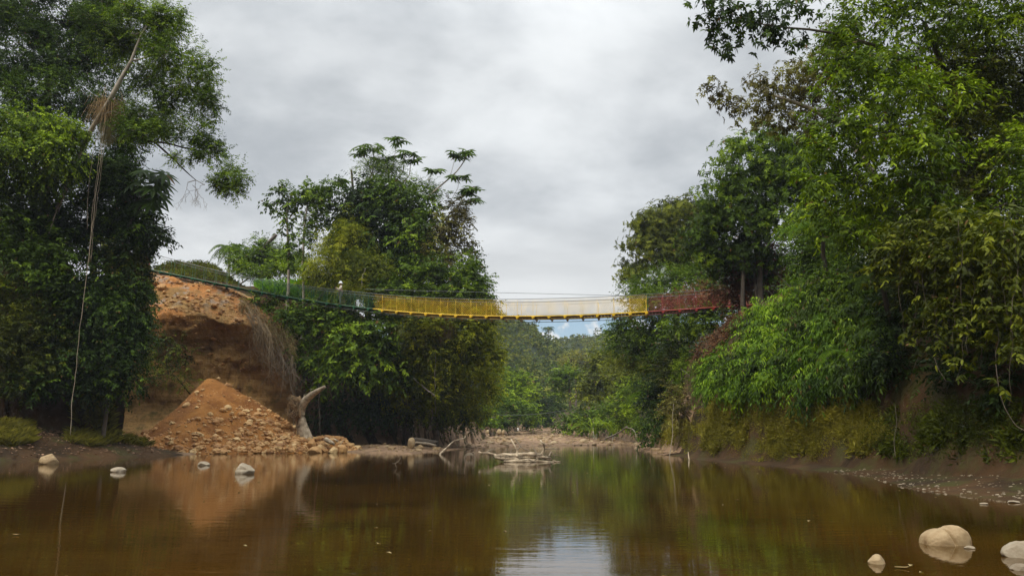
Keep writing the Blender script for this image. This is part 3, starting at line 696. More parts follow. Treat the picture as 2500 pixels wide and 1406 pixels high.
for r in tt:
    pyc = [np.interp(r, range(9), [q[0] for q in prof_c[c]]) for c in cols]; Yc = [np.interp(r, range(9), [q[1] for q in prof_c[c]]) for c in cols]
    G.append(at(cx_, np.interp(cx_, cols, pyc), np.interp(cx_, cols, Yc)))
G = np.array(G)
nz = 0.55 * fbm(G[..., 0] * 1.6, G[..., 1] * 1.6, G[..., 2] * 1.6, 4) + fbm(G[..., 0] * 0.45, G[..., 1] * 0.45, G[..., 2] * 0.45, 5) * 1.5 + fbm(G[..., 0] * 0.5, G[..., 1], G[..., 2] * 1.9, 3) * 0.5
G[..., 1] += nz; G[..., 2] += 0.9 * fbm(G[..., 0] * 0.55, G[..., 1] * 0.35, 3, 5) + .35 * np.minimum(0, fbm(G[..., 0] * 1.1 + G[..., 1] * .9, G[..., 1] * 0.2, 8, 3))
m_ = MB(); m_.grid(G); tag(m_.build('earth_cliff', M_CLIFF, smooth=True), kind='structure')

# ------------------------------------------------------------------ heap of rubble and its stones
AP = at(512, 921, 58.5)
def heap_z(X, Y):
    dx, dy = X - AP[0], Y - AP[1]
    rx = np.where(dx > 0, 10.8, 5.0); ry = np.where(dy < 0, 7.2, 5.0)
    rho = np.sqrt((dx / rx) ** 2 + (dy / ry) ** 2) * (1 + 0.55 * fbm(X * 0.33, Y * 0.33, 7, 4)); rho = np.sqrt(rho ** 2 + .0036)
    z = AP[2] * 1.10 * np.maximum(0, 1.0 - rho) ** 1.18 * 1.0 - 0.18
    return z + 0.22 * fbm(X * 0.9, Y * 0.9, 1, 4) * (rho < 1.1) - 1.0 * (rho > 1.02)
hx_ = np.linspace(AP[0] - 7.6, AP[0] + 11.6, 150); hy_ = np.linspace(AP[1] - 7.8, AP[1] + 5.5, 110); HX, HY = np.meshgrid(hx_, hy_, indexing='ij')
base_z = gz(HX, HY); HZ = np.maximum(heap_z(HX, HY), np.minimum(base_z, 0.6) - 0.3)
def surf(x, y): return float(max(heap_z(np.array(x), np.array(y)), gz(x, y)))
m_ = MB(); m_.grid(np.stack([HX, HY, HZ], -1)[:, ::-1]); heap = m_.build('rubble_heap', M_HEAP, smooth=True, origin=AP * [1, 1, 0])
tag(heap, 'conical heap of orange earth and rubble slumped at the foot of the eroded cliff', 'earth heap')

def ico(sub):
    t = (1 + 5 ** .5) / 2; V = unit(np.array([[-1, t, 0], [1, t, 0], [-1, -t, 0], [1, -t, 0], [0, -1, t], [0, 1, t], [0, -1, -t], [0, 1, -t], [t, 0, -1], [t, 0, 1], [-t, 0, -1], [-t, 0, 1]], float))
    Fc = [[0, 11, 5], [0, 5, 1], [0, 1, 7], [0, 7, 10], [0, 10, 11], [1, 5, 9], [5, 11, 4], [11, 10, 2], [10, 7, 6], [7, 1, 8], [3, 9, 4], [3, 4, 2], [3, 2, 6], [3, 6, 8], [3, 8, 9], [4, 9, 5], [2, 4, 11], [6, 2, 10], [8, 6, 7], [9, 8, 1]]
    V = list(map(tuple, V))
    for _ in range(sub):
        c = {}; nf = []
        def mid(a, b):
            k = (min(a, b), max(a, b))
            if k not in c: c[k] = len(V); V.append(tuple(unit(np.array(V[a]) + np.array(V[b]))))
            return c[k]
        for a, b, d in Fc:
            x, y, z = mid(a, b), mid(b, d), mid(d, a); nf += [[a, x, z], [b, y, x], [d, z, y], [x, y, z]]
        Fc = nf
    return np.array(V), np.array(Fc)
ICO = {k: ico(k) for k in (1, 2, 4, 5)}
def rock_verts(sub, size, seed, rough=0.35, rot=0.0, box=0.0):
    V, Fc = ICO[sub]; V = V.copy()
    if box: V = V / (np.abs(V) ** box).sum(1, keepdims=True) ** (1 / box)
    V = V * (1 + rough * fbm(V[:, 0] * 1.1 + seed, V[:, 1] * 1.1, V[:, 2] * 1.1, 4)[:, None] * 1.6)
    fr = np.random.default_rng(int(seed * 7 + 1))
    for nrm in unit(fr.normal(size=(9, 3))):
        d = V @ nrm; V = V - np.maximum(0, d - (.62 + .3 * fr.random()))[:, None] * nrm * .85
    if sub >= 4: V = V * (1 + 0.05 * fbm(V[:, 0] * 5 + seed, V[:, 1] * 5, V[:, 2] * 5, 3)[:, None])
    V = V * np.asarray(size); c, s_ = math.cos(rot), math.sin(rot)
    return V @ np.array([[c, s_, 0], [-s_, c, 0], [0, 0, 1]]), Fc
def boulder(label, px, py_base, wpx, hpx, seed, mat=M_STONE, Y=None, depth=0.8, tint=0.6, rot=0.0, rough=0.3, name='boulder', group=None, sink=0.25, box=0.0, cat='boulder'):
    """a stone whose foot the photo shows at (px, py_base)"""
    c = ground_at(px, py_base) if Y is None else at(px, py_base, Y)
    Yd = math.hypot(c[0], c[1]); a, h = px2m(wpx, c[1]) / 2 * .88, px2m(hpx, c[1])
    V, Fc = rock_verts(4, (a, a * depth, h / (2 - sink * 2) * 1.0 + h * sink * .5), seed, rough, rot, box)
    zt = V[:, 2].max(); m_ = MB(); m_.add(V + c + np.array([0, a * depth * 0.5, h - zt]), Fc, tint)
    return tag(m_.build(name, mat, None, True, c), label, cat, group)
# stones standing in the shallow water
boulder('rounded tan boulder at the left mud edge, mirrored in the water', 113, 1133, 56, 25, 3, M_STONE, tint=0.55)
boulder('low flat grey stone in the water off the left grass bank', 284, 1152, 44, 12, 5, M_STONE_G, tint=0.75)
boulder('small low stone in the water in front of the rubble heap', 494, 1136, 36, 10, 7, M_STONE_G, tint=0.6)
boulder('pointed grey boulder rising from the water in front of the rubble heap', 590, 1156, 54, 25, 12, M_STONE_G, tint=0.75, rough=0.4)
# foreground
def big_boulder():
    c = ground_at(2326, 1331); a = px2m(133, c[1]) / 2 * .82; h = px2m(51, c[1]) * .80
    V, Fc = ICO[5]; V = V.copy(); V = V / (np.abs(V) ** 2.9).sum(1, keepdims=True) ** (1 / 2.9)
    V = V * (1 + 0.13 * fbm(V[:, 0] * 1.2 + 4, V[:, 1] * 1.2, V[:, 2] * 1.2, 4)[:, None] + .02 * fbm(V[:, 0] * 7, V[:, 1] * 7, V[:, 2] * 7, 3)[:, None])
    x = V[:, 0].copy(); up = V[:, 2] > 0; V[:, 2] *= np.where(up, np.interp(x, [-1.1, -.9, -.6, -.15, .02, .15, .5, .85, 1.1], [.42, .66, .80, .92, .93, 1.04, 1.10, 1.0, .6]), 0.6)
    front = sstep(0.45, -0.25, V[:, 1]); line = x - (0.10 - 0.30 * V[:, 2])                                   # the slanting cleft
    V[:, 1] -= np.where(line < 0, .10, 0) * front * sstep(0, -.10, line)
    g = np.exp(-(line / 0.055) ** 2) * sstep(-0.2, 0.25, V[:, 2]); V[:, 1] += 0.20 * g * front; V[:, 2] -= 0.11 * g * up
    m_ = MB(); m_.add(V * [a, a * .75, h / 1.02] + c + [0, a * .6, 0.0], Fc, 0.62)
    tag(m_.build('boulder', M_STONE, None, True, c), 'large smooth tan boulder with a slanting cleft, in the right foreground water', 'boulder')
big_boulder()
boulder('small pointed stone in the right foreground, next to the cleft boulder', 2145, 1376, 47, 21, 23, M_STONE, tint=0.75, rough=0.45)
boulder('grey boulder cut by the right edge of the picture', 2512, 1361, 104, 36, 31, M_STONE_G, tint=0.7, rough=0.25)
boulder('dark low stone at the bottom right corner below the grey boulder', 2500, 1392, 60, 14, 33, M_STONE_G, tint=0.3, rough=0.25)
boulder('thin flat pebble at the water edge by the right gravel', 2405, 1231, 22, 4, 35, M_STONE_G, tint=0.8, name='pebble', cat='pebble')
boulder('wide flat pebble at the right edge of the picture by the shore gravel', 2478, 1227, 34, 5, 36, M_STONE_G, tint=0.8, name='pebble', cat='pebble')
boulder('flat wet pebble breaking the surface behind the cleft boulder', 2372, 1339, 30, 6, 37, M_STONE_G, tint=0.6, name='pebble', cat='pebble')
# foot of the heap
for k, (lb, px, py, wp_, hp, tint) in enumerate([
    ('rounded ochre boulder at the lower left of the rubble heap', 478, 1096, 38, 23, .55),
    ('pale faceted boulder at the front foot of the rubble heap', 533, 1103, 46, 20, .9),
    ('upright stone above the ochre boulder on the left of the heap', 462, 1071, 20, 20, .65),
    ('pale pebble at the water edge left of the two joined pebbles', 596, 1104, 24, 8, .85),
    ('upper of two pale pebbles at the water edge before the heap', 626, 1099, 14, 12, .85),
    ('lower of two pale pebbles at the water edge before the heap', 637, 1107, 24, 9, .9),
    ('ochre stone lying in the row at the water edge, left end', 675, 1103, 26, 13, .5),
    ('round ochre stone standing in the row at the water edge', 690, 1102, 18, 20, .55),
    ('large ochre boulder on the right toe of the heap', 758, 1090, 32, 19, .5),
    ('flat ochre boulder at the water edge below the right toe of the heap', 765, 1105, 44, 16, .6),
    ('whitish split boulder at the right end of the stone row', 811, 1106, 30, 15, .98),
    ('rounded ochre boulder at the very right end of the stone row', 836, 1104, 30, 18, .55),
    ('dull ochre stone behind the row at the heap foot', 727, 1091, 26, 16, .45),
    ('small pale stone in the middle of the water edge row', 707, 1105, 15, 7, .95)]):
    boulder(lb, px, py, wp_, hp, 40 + k, M_STONE_O, tint=tint, Y=53.2 + (1107 - py) * 0.11, rot=k * .7)
for k, (lb, px, py, s_, tint) in enumerate([
    ('yellowish stone on the upper left flank of the heap', 456, 990, 24, .7), ('broad pale stone in the middle of the heap with a shadowed underside', 556, 996, 20, .9),
    ('pale stone on the heap below and left of the middle', 513, 1012, 18, .85), ('ochre stone half buried in the middle of the heap', 544, 1002, 20, .5),
    ('pale stone on the right flank of the heap', 632, 1001, 14, .9), ('tan stone on the lower middle of the heap', 590, 1054, 18, .65),
    ('pale stone just below the top of the heap', 533, 924, 11, .85), ('ochre stone on the lower right flank of the heap', 640, 1046, 20, .5),
    ('small pale stone near the right shoulder of the heap', 588, 1046, 10, .85), ('stone by the left edge of the heap above the grass', 500, 1039, 11, .75)]):
    # meet the heap surface along the view ray
    best = None
    for Y in np.arange(50, 62, 0.05):
        p = at(px, py, Y)
        if heap_z(p[0], p[1]) > p[2]: best = p; break
    if best is None: best = at(px, py, 56)
    r = px2m(s_, best[1]) / 2; V, Fc = rock_verts(2, (r, r * .8, r * .75), 70 + k, 0.35, k)
    m_ = MB(); m_.add(V + best, Fc, tint); tag(m_.build('stone', M_STONE_O, None, True, best), lb, 'stone')
def scatter(name, label, pts, sizes, mat, tints, seed, flat=0.7):
    rng = np.random.default_rng(seed); m_ = MB(); V0, Fc = ICO[1]; n = len(pts)
    for i in range(0, n):
        r = sizes[i]; V = V0 * (1 + rng.normal(size=(len(V0), 1)) * 0.13); a = rng.random() * 6.28; c, s_ = math.cos(a), math.sin(a)
        V = V * [r * (0.8 + .6 * rng.random()), r * (0.6 + .4 * rng.random()), r * flat]; V = V @ np.array([[c, s_, 0], [-s_, c, 0], [0, 0, 1]])
        m_.add(V + pts[i], Fc, tints[i])
    o = m_.build(name, mat, None, False); tag(o, label, name.replace('_', ' '), None, 'stuff'); return o
rng = np.random.default_rng(5)
P = []; 
while len(P) < 3000:
    x = AP[0] - 7.5 + rng.random() * 19; y = AP[1] - 7.6 + rng.random() * 8.5; z = float(heap_z(np.array(x), np.array(y)))
    if z < 0.0: continue
    low = 1 - z / AP[2]; right = (x - AP[0]) / 10
    if rng.random() < np.clip(0.05 + low ** 3 * 0.5 + 0.65 * max(right, 0) * low + 0.6 * (x < AP[0] - 2.4 - z * .1) * (rng.random() < .7) + (vn(x * .6, y * .6, 3) > .6) * .25, 0, 1): P.append((x, y, z))
P = np.array(P); S = np.exp(rng.normal(size=len(P)) * 0.8) * 0.050 * (0.7 + 0.75 * np.clip((P[:, 0] - AP[0]) / 9, 0, 1) + 0.3 * (1 - P[:, 2] / AP[2])); S = np.clip(S, .025, .30)
scatter('loose_rubble', 'loose pale and ochre stones strewn over the orange earth heap', P, S, M_STONE_O, np.clip(0.50 + rng.normal(size=len(P)) * .25, 0, 1), 3)
# stones on the gravel bar
P = []; S = []; i = 0
while len(P) < 3600:
    Y = 50 + 130 * rng.random() ** 1.7; x = -14 + 30 * rng.random(); 
    P.append((x, Y, 0)); 
P = np.array(P); d1, _, _ = poly_dist(P[:, 0], P[:, 1], WL); d2, _, _ = poly_dist(P[:, 0], P[:, 1], KL)
k = (d1 > 0.05) & (d2 < 1.0); P = P[k]; P[:, 2] = gz(P[:, 0], P[:, 1]) + 0.05
S = np.clip(np.exp(rng.normal(size=len(P)) * .55) * .085 * (0.5 + P[:, 1] / 90), .03, .38)
scatter('gravel', 'tan river gravel spread over the dry bar in the middle distance', P, S, M_STONE, np.clip(0.45 + rng.normal(size=len(P)) * .25, 0, 1), 4)
P = np.stack([8.5 + 5.5 * rng.random(1500), 9 + 19 * rng.random(1500), np.zeros(1500)], 1); d1, _, _ = poly_dist(P[:, 0], P[:, 1], WL); k = (d1 > -0.1) & (d1 < 2.6); P = P[k]; P[:, 2] = gz(P[:, 0], P[:, 1]) + .005
scatter('shore_pebbles', 'small pebbles and leaf bits on the muddy right shore', P, np.clip(np.exp(rng.normal(size=len(P)) * .5) * .022, .008, .07), M_STONE_G, np.clip(.5 + rng.normal(size=len(P)) * .3, 0, 1), 6, .5)
boulder('pale egg-shaped boulder on the dark shore left of the dead branch', 1003, 1087, 23, 19, 91, M_STONE, Y=58, tint=.75)
for k, (lb, px, py, s_) in enumerate([('leftmost of three round pale stones on the crest of the gravel bar', 1190, 1056, 9), ('middle of three round pale stones on the crest of the gravel bar', 1219, 1057, 12),
                                      ('rightmost of three round pale stones on the crest of the gravel bar', 1229, 1056, 9)]):
    c = at(px, py, 98); boulder(lb, px, py, s_ * 1.2, s_ * .8, 93 + k, M_STONE, Y=98, tint=.9)
boulder('tiny bright white stone far off on the gravel bar', 1265, 1049, 5, 5, 97, stone_mat('stone_white', (.6, .6, .58), (.75, .75, .73), (.85, .85, .83)), Y=105, tint=.9)
boulder('pale flat boulder on the gravel bar near the right bank', 1425, 1080, 26, 9, 98, M_STONE, Y=92, tint=.7)

# stones and clods on the upper slope of the cliff
fl = G.reshape(-1, 3); up = np.nonzero((tt[:, None] * np.ones((1, len(cx_))) > 4.15).ravel())[0]; sel = rng.choice(up, 1500); P = fl[sel] + rng.normal(size=(1500, 3)) * [.12, .12, .02]
keep = vn(P[:, 0] * .7, P[:, 1] * .7, 2.0) + .25 * rng.random(len(P)) > .52; P = P[keep]
scatter('slope_rubble', 'pale stones and clods on the upper slope of the eroded cliff', P, np.clip(np.exp(rng.normal(size=len(P)) * .6) * .075, .03, .3), M_STONE_O, np.clip(.45 + rng.normal(size=len(P)) * .25, 0, 1), 14)
fc = np.nonzero(((tt[:, None] > 2.0) & (tt[:, None] < 4.0) & (np.abs(cx_[None] - 520) < 175)).ravel())[0]; sel = rng.choice(fc, 260); P = fl[sel] + rng.normal(size=(260, 3)) * [.2, .02, .1]
scatter('embedded_stones', 'small stones stuck in the brown face of the eroded cliff', P, np.clip(np.exp(rng.normal(size=260) * .6) * .05, .02, .2), M_STONE_O, np.clip(.35 + rng.normal(size=260) * .2, 0, 1), 15)
for k, (lb, px, py, s_) in enumerate([('large smooth ochre boulder on the upper cliff slope under the left end of the bridge', 397, 707, 26), ('ochre boulder just above the large one on the cliff slope', 382, 694, 22), ('small stone below the large ochre boulder on the cliff slope', 402, 719, 13), ('pale stone on the cliff slope, right of the ochre boulders', 446, 730, 13)]):
    c = min(fl[up], key=lambda q: abs((q[0] / (q[1] * cp + (q[2] - CAMZ) * sp)) * F + PCX - px) + abs(PCY - F * ((q[2] - CAMZ) * cp - q[1] * sp) / (q[1] * cp + (q[2] - CAMZ) * sp) - py))
    r = px2m(s_, c[1]) / 2; V, Fc = rock_verts(2, (r, r * .8, r * .72), 170 + k, .2, k); m_ = MB(); m_.add(V + c + [0, -.1, r * .4], Fc, .5); tag(m_.build('boulder', M_STONE_O, None, True, c), lb, 'boulder')

# ------------------------------------------------------------------ driftwood
def wood(name, label, cat, pts, rads, mat=WOOD, sides=8, twigs=(), world=False, group=None):
    P = np.array(pts, float) if world else np.array([at(*p) for p in pts])
    s = np.concatenate([[0], np.cumsum(np.linalg.norm(np.diff(P, axis=0), axis=1))]); t = np.linspace(0, s[-1], 18)
    Q = np.stack([np.interp(t, s, P[:, k]) for k in range(3)], 1)
    for _ in range(2): Q[1:-1] = (Q[:-2] + Q[1:-1] * 2 + Q[2:]) / 4
    m_ = MB(); m_.tube(Q, np.interp(t, s, rads), sides)
    root = empty(name, Q[0]); tag(root, label, cat, group); m_.build('stem', mat, root, True, Q[0])
    for tw in twigs:
        T = np.array(tw[0], float) if world else np.array([at(*p) for p in tw[0]]); b = MB(); b.tube(T, np.linspace(tw[1], tw[1] * .4, len(T)), 5); b.build('branch', mat, root, True, Q[0])
    return root
# the bleached trunk with its root plate, leaning out of the rubble
tk = wood('dead_tree', 'bleached curved dead trunk with torn roots standing at the right of the rubble heap', 'dead tree',
     [(752, 1085, 57.3), (742, 1055, 57.5), (733, 1030, 57.5), (732, 1000, 57.5), (742, 980, 57.2), (765, 960, 56.8), (793, 944, 56.2)], [.50, .44, .38, .33, .30, .21, .10], WOOD, 12,
     [([(762, 963, 56.8), (757, 950, 56.6), (766, 949, 56.5)], .03), ([(745, 976, 57), (742, 964, 57), (747, 961, 57)], .035)])
rb = np.random.default_rng(8); rm = MB(); o_ = np.array(tk.location)
for k in range(90):
    a = at(728 + rb.normal() * 3, 1000 + rb.normal() * 14, 57.6); ex = rb.random()
    e = at(722 - 24 * ex + rb.normal() * 3, 966 + 56 * rb.random() + 6 * ex, 56.6 + rb.normal() * .5); rm.tube(curve(a, e, rb, -.1, .15), np.linspace(.06, .012, 7), 5)
g_ = []
for i in range(9):
    g_.append([at(735 - 4.6 * i * (.7 + .3 * math.sin(j * 1.7)), 972 + j * 7 - 1.2 * i + (i * j) * .35 + rb.normal() * 1.4, 57.1 - .07 * i + .25 * rb.normal()) for j in range(8)])
rm.grid(np.array(g_)); rm.build('root_mass', simple('root_fibre', (.30, .19, .09), .95, .4, 3, .04), tk, True, o_)
wood('dead_branch', 'forked dead branch rising out of the water towards the gravel bar', 'branch', [(1073, 1110, 50), (1090, 1093, 50.5), (1105, 1078, 51), (1135, 1068, 51.5)], [.07, .055, .045, .02], WOOD, 7,
     [([(1105, 1078, 51), (1118, 1072, 51), (1135, 1070, 51.5)], .03), ([(1135, 1068, 51.5), (1137, 1058, 51.5), (1146, 1052, 51.5)], .025), ([(1135, 1068, 51.5), (1136, 1077, 51.5), (1141, 1084, 51.5)], .02)])
wood('log', 'dark fallen log lying on the gravel beside the egg-shaped boulder', 'log', [(1012, 1074, 61), (1040, 1077, 60.5), (1066, 1080, 60)], [.22, .20, .15], BARK_DARK, 9)
wood('log', 'thinner pale log in front of the dark log on the gravel', 'log', [(1015, 1080, 59), (1045, 1083, 58), (1064, 1087, 57)], [.09, .10, .07], TWIG, 8)
wood('log', 'short pale log on the shore right of the dead trunk', 'log', [(795, 1072, 56), (805, 1078, 55.6), (815, 1083, 55.2)], [.16, .14, .10], WOOD, 9)
wood('log', 'small pale log behind the short one, right of the dead trunk', 'log', [(803, 1072, 57), (815, 1073, 57), (826, 1077, 57)], [.10, .10, .06], WOOD, 8)
wood('stick', 'thin stick poking up from the shore right of the pale logs', 'stick', [(830, 1086, 54), (836, 1078, 54.5), (840, 1070, 55)], [.02, .02, .012], TWIG, 5)
wood('twig', 'small crooked twig sticking out of the water left of the dead branch', 'twig', [(968, 1140, 31), (964, 1131, 31), (975, 1124, 31), (978, 1116, 31)], [.012, .012, .012, .006], TWIG, 5, [([(968, 1127, 31), (980, 1131, 31), (981, 1127, 31)], .009), ([(964, 1131, 31), (957, 1131, 31)], .01)])
rt = np.random.default_rng(21)
tg = empty('twig_tangle', at(1147, 1124, 42)); tag(tg, 'round tangle of thin twigs in the water between the dead branch and the driftwood raft', 'twigs'); m_ = MB(); ctr = at(1146, 1118, 42)
for k in range(7):
    r = .18 + .1 * rt.random(); a = np.linspace(0, 5.5, 14) + rt.random() * 6; m_.tube(ctr + np.stack([np.cos(a) * r, np.sin(a) * r * .4 * rt.normal(), np.sin(a) * r * .9], 1), .012, 4)
for p in ([(1146, 1112, 42), (1152, 1105, 42), (1158, 1102, 42)], [(1150, 1108, 42), (1157, 1110, 42), (1160, 1104, 42)], [(1146, 1112, 42), (1141, 1108, 42)]): m_.tube(np.array([at(*q) for q in p]), .014, 4)
m_.build('stem', TWIG, tg, True, np.array(tg.location))
# driftwood raft: a bundle of logs and sticks
rf = empty('driftwood_raft', ground_at(1285, 1128)); tag(rf, 'low raft of tangled driftwood logs and bare branches in the middle of the river', 'driftwood'); ro = np.array(rf.location); RY = 37.2
for a, b, r in (((1207, 1114), (1322, 1110), .10), ((1215, 1119), (1345, 1118), .085), ((1230, 1126), (1352, 1128), .085), ((1250, 1110), (1345, 1122), .07), ((1208, 1117), (1300, 1127), .06)):
    m_ = MB(); m_.tube(curve(at(a[0], a[1], RY + rt.normal() * .15), at(b[0], b[1], RY + rt.normal() * .15), rt, .02, .03), [r * .5, r, r, r, r * .9, r * .8, r * .5], 8); m_.build('log', WOOD, rf, True, ro)
for P_, r in (([(1262, 1114), (1262, 1098), (1255, 1085), (1247, 1070)], .035), ([(1262, 1098), (1272, 1090), (1280, 1096), (1294, 1101)], .022), ([(1268, 1092), (1268, 1084)], .015), ([(1258, 1071), (1268, 1084), (1272, 1090)], .018),
              ([(1322, 1108), (1328, 1098), (1329, 1084), (1321, 1078), (1320, 1074)], .05), ([(1328, 1096), (1345, 1095), (1368, 1096)], .02), ([(1348, 1095), (1356, 1091)], .012), ([(1340, 1112), (1346, 1102), (1352, 1110), (1368, 1113)], .022), ([(1352, 1110), (1355, 1119)], .015),
              ([(1350, 1124), (1360, 1127), (1368, 1126)], .03), ([(1210, 1111), (1195, 1106), (1172, 1105), (1169, 1102)], .045), ([(1186, 1105), (1196, 1099), (1208, 1095)], .018), ([(1193, 1106), (1192, 1119)], .03), ([(1310, 1106), (1304, 1096), (1300, 1086)], .016),
              ([(1285, 1108), (1295, 1104), (1318, 1106)], .035), ([(1245, 1106), (1250, 1098), (1256, 1096)], .014), ([(1300, 1106), (1310, 1118), (1316, 1127)], .03), ([(1330, 1112), (1340, 1124), (1336, 1130)], .04), ([(1240, 1112), (1252, 1120), (1268, 1112)], .035)):
    m_ = MB(); Q = np.array([at(p[0], p[1], RY + .12 * rt.normal()) for p in P_]); m_.tube(Q, np.linspace(r, r * .5, len(Q)) * 1.45, 6); m_.build('branch', WOOD if r > .025 else TWIG, rf, True, ro)
m_ = MB()
for k in range(60):
    a = at(1215 + 130 * rt.random(), 1112 + 14 * rt.random(), RY + rt.normal() * .2); m_.tube(curve(a, a + rt.normal(size=3) * [.35, .2, .05] + [0, 0, .02], rt, .1, .2, 5), np.linspace(.02, .008, 5), 4)
m_.build('twig_litter', TWIG, rf, True, ro)
# fallen sticks at the foot of the right bank
for lb, pts, r in (('long leaning dead branch at the right end of the gravel bar', [(1478, 1070, 88), (1500, 1062, 86), (1520, 1050, 84), (1531, 1040, 83)], .09),
                   ('dead branch drooping from the right bank over the gravel bar', [(1528, 1043, 83), (1545, 1047, 82), (1552, 1058, 80), (1554, 1072, 79)], .06),
                   ('bare stick leaning over the water left of the right bank', [(1498, 1085, 80), (1502, 1095, 76), (1510, 1105, 72)], .03),
                   ('thin pole standing in the water against the mossy right bank', [(1634, 1118, 43), (1638, 1090, 43.5), (1643, 1060, 44), (1641, 1020, 44.5), (1645, 985, 45)], .022),
                   ('short white stump of a stick at the water line of the right bank', [(1683, 1124, 40), (1681, 1112, 40.3), (1680, 1103, 40.6)], .03)):
    wood('dead_stick', lb, 'stick', pts, [r, r * .9, r * .7, r * .6, r * .5][:len(pts)] if len(pts) > 3 else [r, r * .9, r * .6], WOOD if 'white' in lb else TWIG, 6)
# ------------------------------------------------------------------ trees and plants, left bank (about 40 m away)
LB = 'trees on the left bank'
plant('leaning_tree', 'tall leaning tree with a pale trunk and a wide crown over the left river bank', 'tree',
      [(330, 40, 42, 75, 45, .62), (405, 35, 41, 45, 45, .62), (300, 110, 43, 70, 45, .35), (425, 130, 41, 60, 55, .45), (490, 175, 41, 45, 50, .5), (370, 185, 43, 60, 40, .25), (505, 245, 41, 38, 45, .45), (430, 235, 42, 60, 45, .22),
       (470, 310, 41, 50, 40, .4), (340, 285, 42, 55, 40, .25), (390, 300, 42, 50, 38, .35), (350, 320, 41, 55, 26, .6), (515, 370, 41, 42, 32, .5), (555, 425, 41, 40, 38, .55), (575, 455, 41, 25, 25, .55), (535, 450, 41, 22, 20, .55), (395, 85, 42, 50, 45, .4), (440, 385, 41, 36, 12, .55), (255, 60, 43, 60, 60, .3)],
      'fine', G_MID, 2.3, [(118, 610, 49, .14), (140, 505, 44, .13), (185, 400, 43, .12), (225, 312, 42.4, .12), (262, 255, 41.8, .12), (282, 222, 41.6, .13), (322, 150, 41.6, .09), (345, 90, 41.8, .07), (365, 55, 42, .04)], BARK_PALE, LB, twigs=.05)
plant('forest_tree', 'dark dense tall tree in the top left corner behind the leaning tree', 'tree',
      [(60, 30, 50, 110, 90, .3), (180, 60, 50, 100, 80, .32), (40, 150, 49, 110, 80, .3), (150, 170, 49, 100, 70, .25), (240, 150, 50, 70, 70, .2), (60, 240, 48, 90, 60, .3), (170, 250, 48, 90, 60, .25), (250, 30, 51, 60, 60, .35), (-60, 80, 50, 90, 140, .3), (270, 250, 48, 60, 60, .2), (40, -60, 50, 100, 60, .3), (180, -50, 50, 100, 60, .3), (300, -40, 50, 60, 50, .3)],
      'small', G_DARK, 2.1, [(110, 600, 51, .3), (110, 500, 50, .28), (115, 250, 49.5, .25), (120, 60, 50, .15)], BARK, LB, twigs=.03)
plant('forest_tree', 'leafy tree with drooping bright green foliage at the left edge of the picture', 'tree',
      [(40, 300, 42, 70, 40, .42), (120, 320, 42, 70, 40, .48), (60, 370, 41.5, 80, 45, .42), (140, 385, 41.5, 60, 45, .38), (20, 430, 42, 60, 40, .4), (110, 440, 42, 70, 30, .35), (170, 330, 42, 30, 30, .6), (-40, 360, 42, 60, 90, .5)],
      'ivy', G_BRIGHT, 3.0, [(80, 640, 49, .16), (80, 450, 44, .14), (80, 330, 42.3, .08)], BARK, LB)
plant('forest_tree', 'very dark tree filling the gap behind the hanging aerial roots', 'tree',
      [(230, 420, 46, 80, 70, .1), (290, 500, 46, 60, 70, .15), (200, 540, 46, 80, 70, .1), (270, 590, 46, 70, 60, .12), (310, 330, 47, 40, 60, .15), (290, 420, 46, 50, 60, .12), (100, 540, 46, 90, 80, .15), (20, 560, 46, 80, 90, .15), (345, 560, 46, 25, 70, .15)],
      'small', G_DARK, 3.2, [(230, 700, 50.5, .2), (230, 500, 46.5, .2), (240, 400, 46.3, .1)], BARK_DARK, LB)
plant('leafy_bush', 'dark broad-leaved bush reaching out above the brick pillar', 'bush',
      [(355, 545, 45, 40, 35, .12), (375, 585, 45, 38, 16, .12), (340, 500, 45.5, 35, 30, .12), (320, 600, 45, 40, 40, .1), (405, 570, 44.6, 16, 10, .15)], 'mid', G_DARK, 2.6, None, BARK_DARK, part='foliage', stem='stem')
# cecropia with large hand-shaped leaves
def palmate(cm, rng, c, size, n, tilt, tint):
    T = unit(np.asarray(tilt, float)); S0 = unit(np.cross(T, [0.3, 1, 0.2])); B0 = np.cross(T, S0); a = np.linspace(0, 2 * math.pi, n, endpoint=False) + rng.random() * 2
    R_ = S0 * np.cos(a)[:, None] + B0 * np.sin(a)[:, None]
    leaf_block(cm, np.repeat([c], n, 0) + R_ * size * .04, R_ - UP * .25, np.repeat([T], n, 0), size * (.8 + .3 * rng.random(n)), np.full(n, size * .27), np.full(n, tint) + rng.normal(size=n) * .08, True)
def cec_extra(spots, Y, size, tint=.3, n=10):
    def f(cm, tm, rng, root):
        b = np.array([tm.v[0].mean(0)])
        for px, py, tx, tz in spots:
            c = at(px, py, Y + rng.normal() * .3); palmate(cm, rng, c, size * (.85 + .3 * rng.random()), n, (tx, -.55, tz), tint)
            tm.tube(curve(at(335, 515, Y + .3), c, rng, .12, .05), np.linspace(.025, .012, 7), 4)
    return f
plant('cecropia_tree', 'cecropia with large hand-shaped dark leaves against the sky, left of the leaning crown tips', 'tree', [(320, 480, 45, 30, 40, .2)], 'mid', G_DARK, 1.6,
      [(290, 640, 45.5, .10), (315, 540, 45, .08), (335, 510, 44.8, .05)], BARK, part='crown',
      extra=cec_extra([(350, 415, .1, 1), (380, 430, .4, .8), (395, 445, .6, .7), (355, 455, 0, .9), (320, 450, -.4, .8), (390, 475, .5, .5), (345, 490, 0, .6), (370, 495, .3, .5), (405, 425, .6, .7), (310, 470, -.5, .6), (375, 455, .2, .8)], 44.4, 1.05))
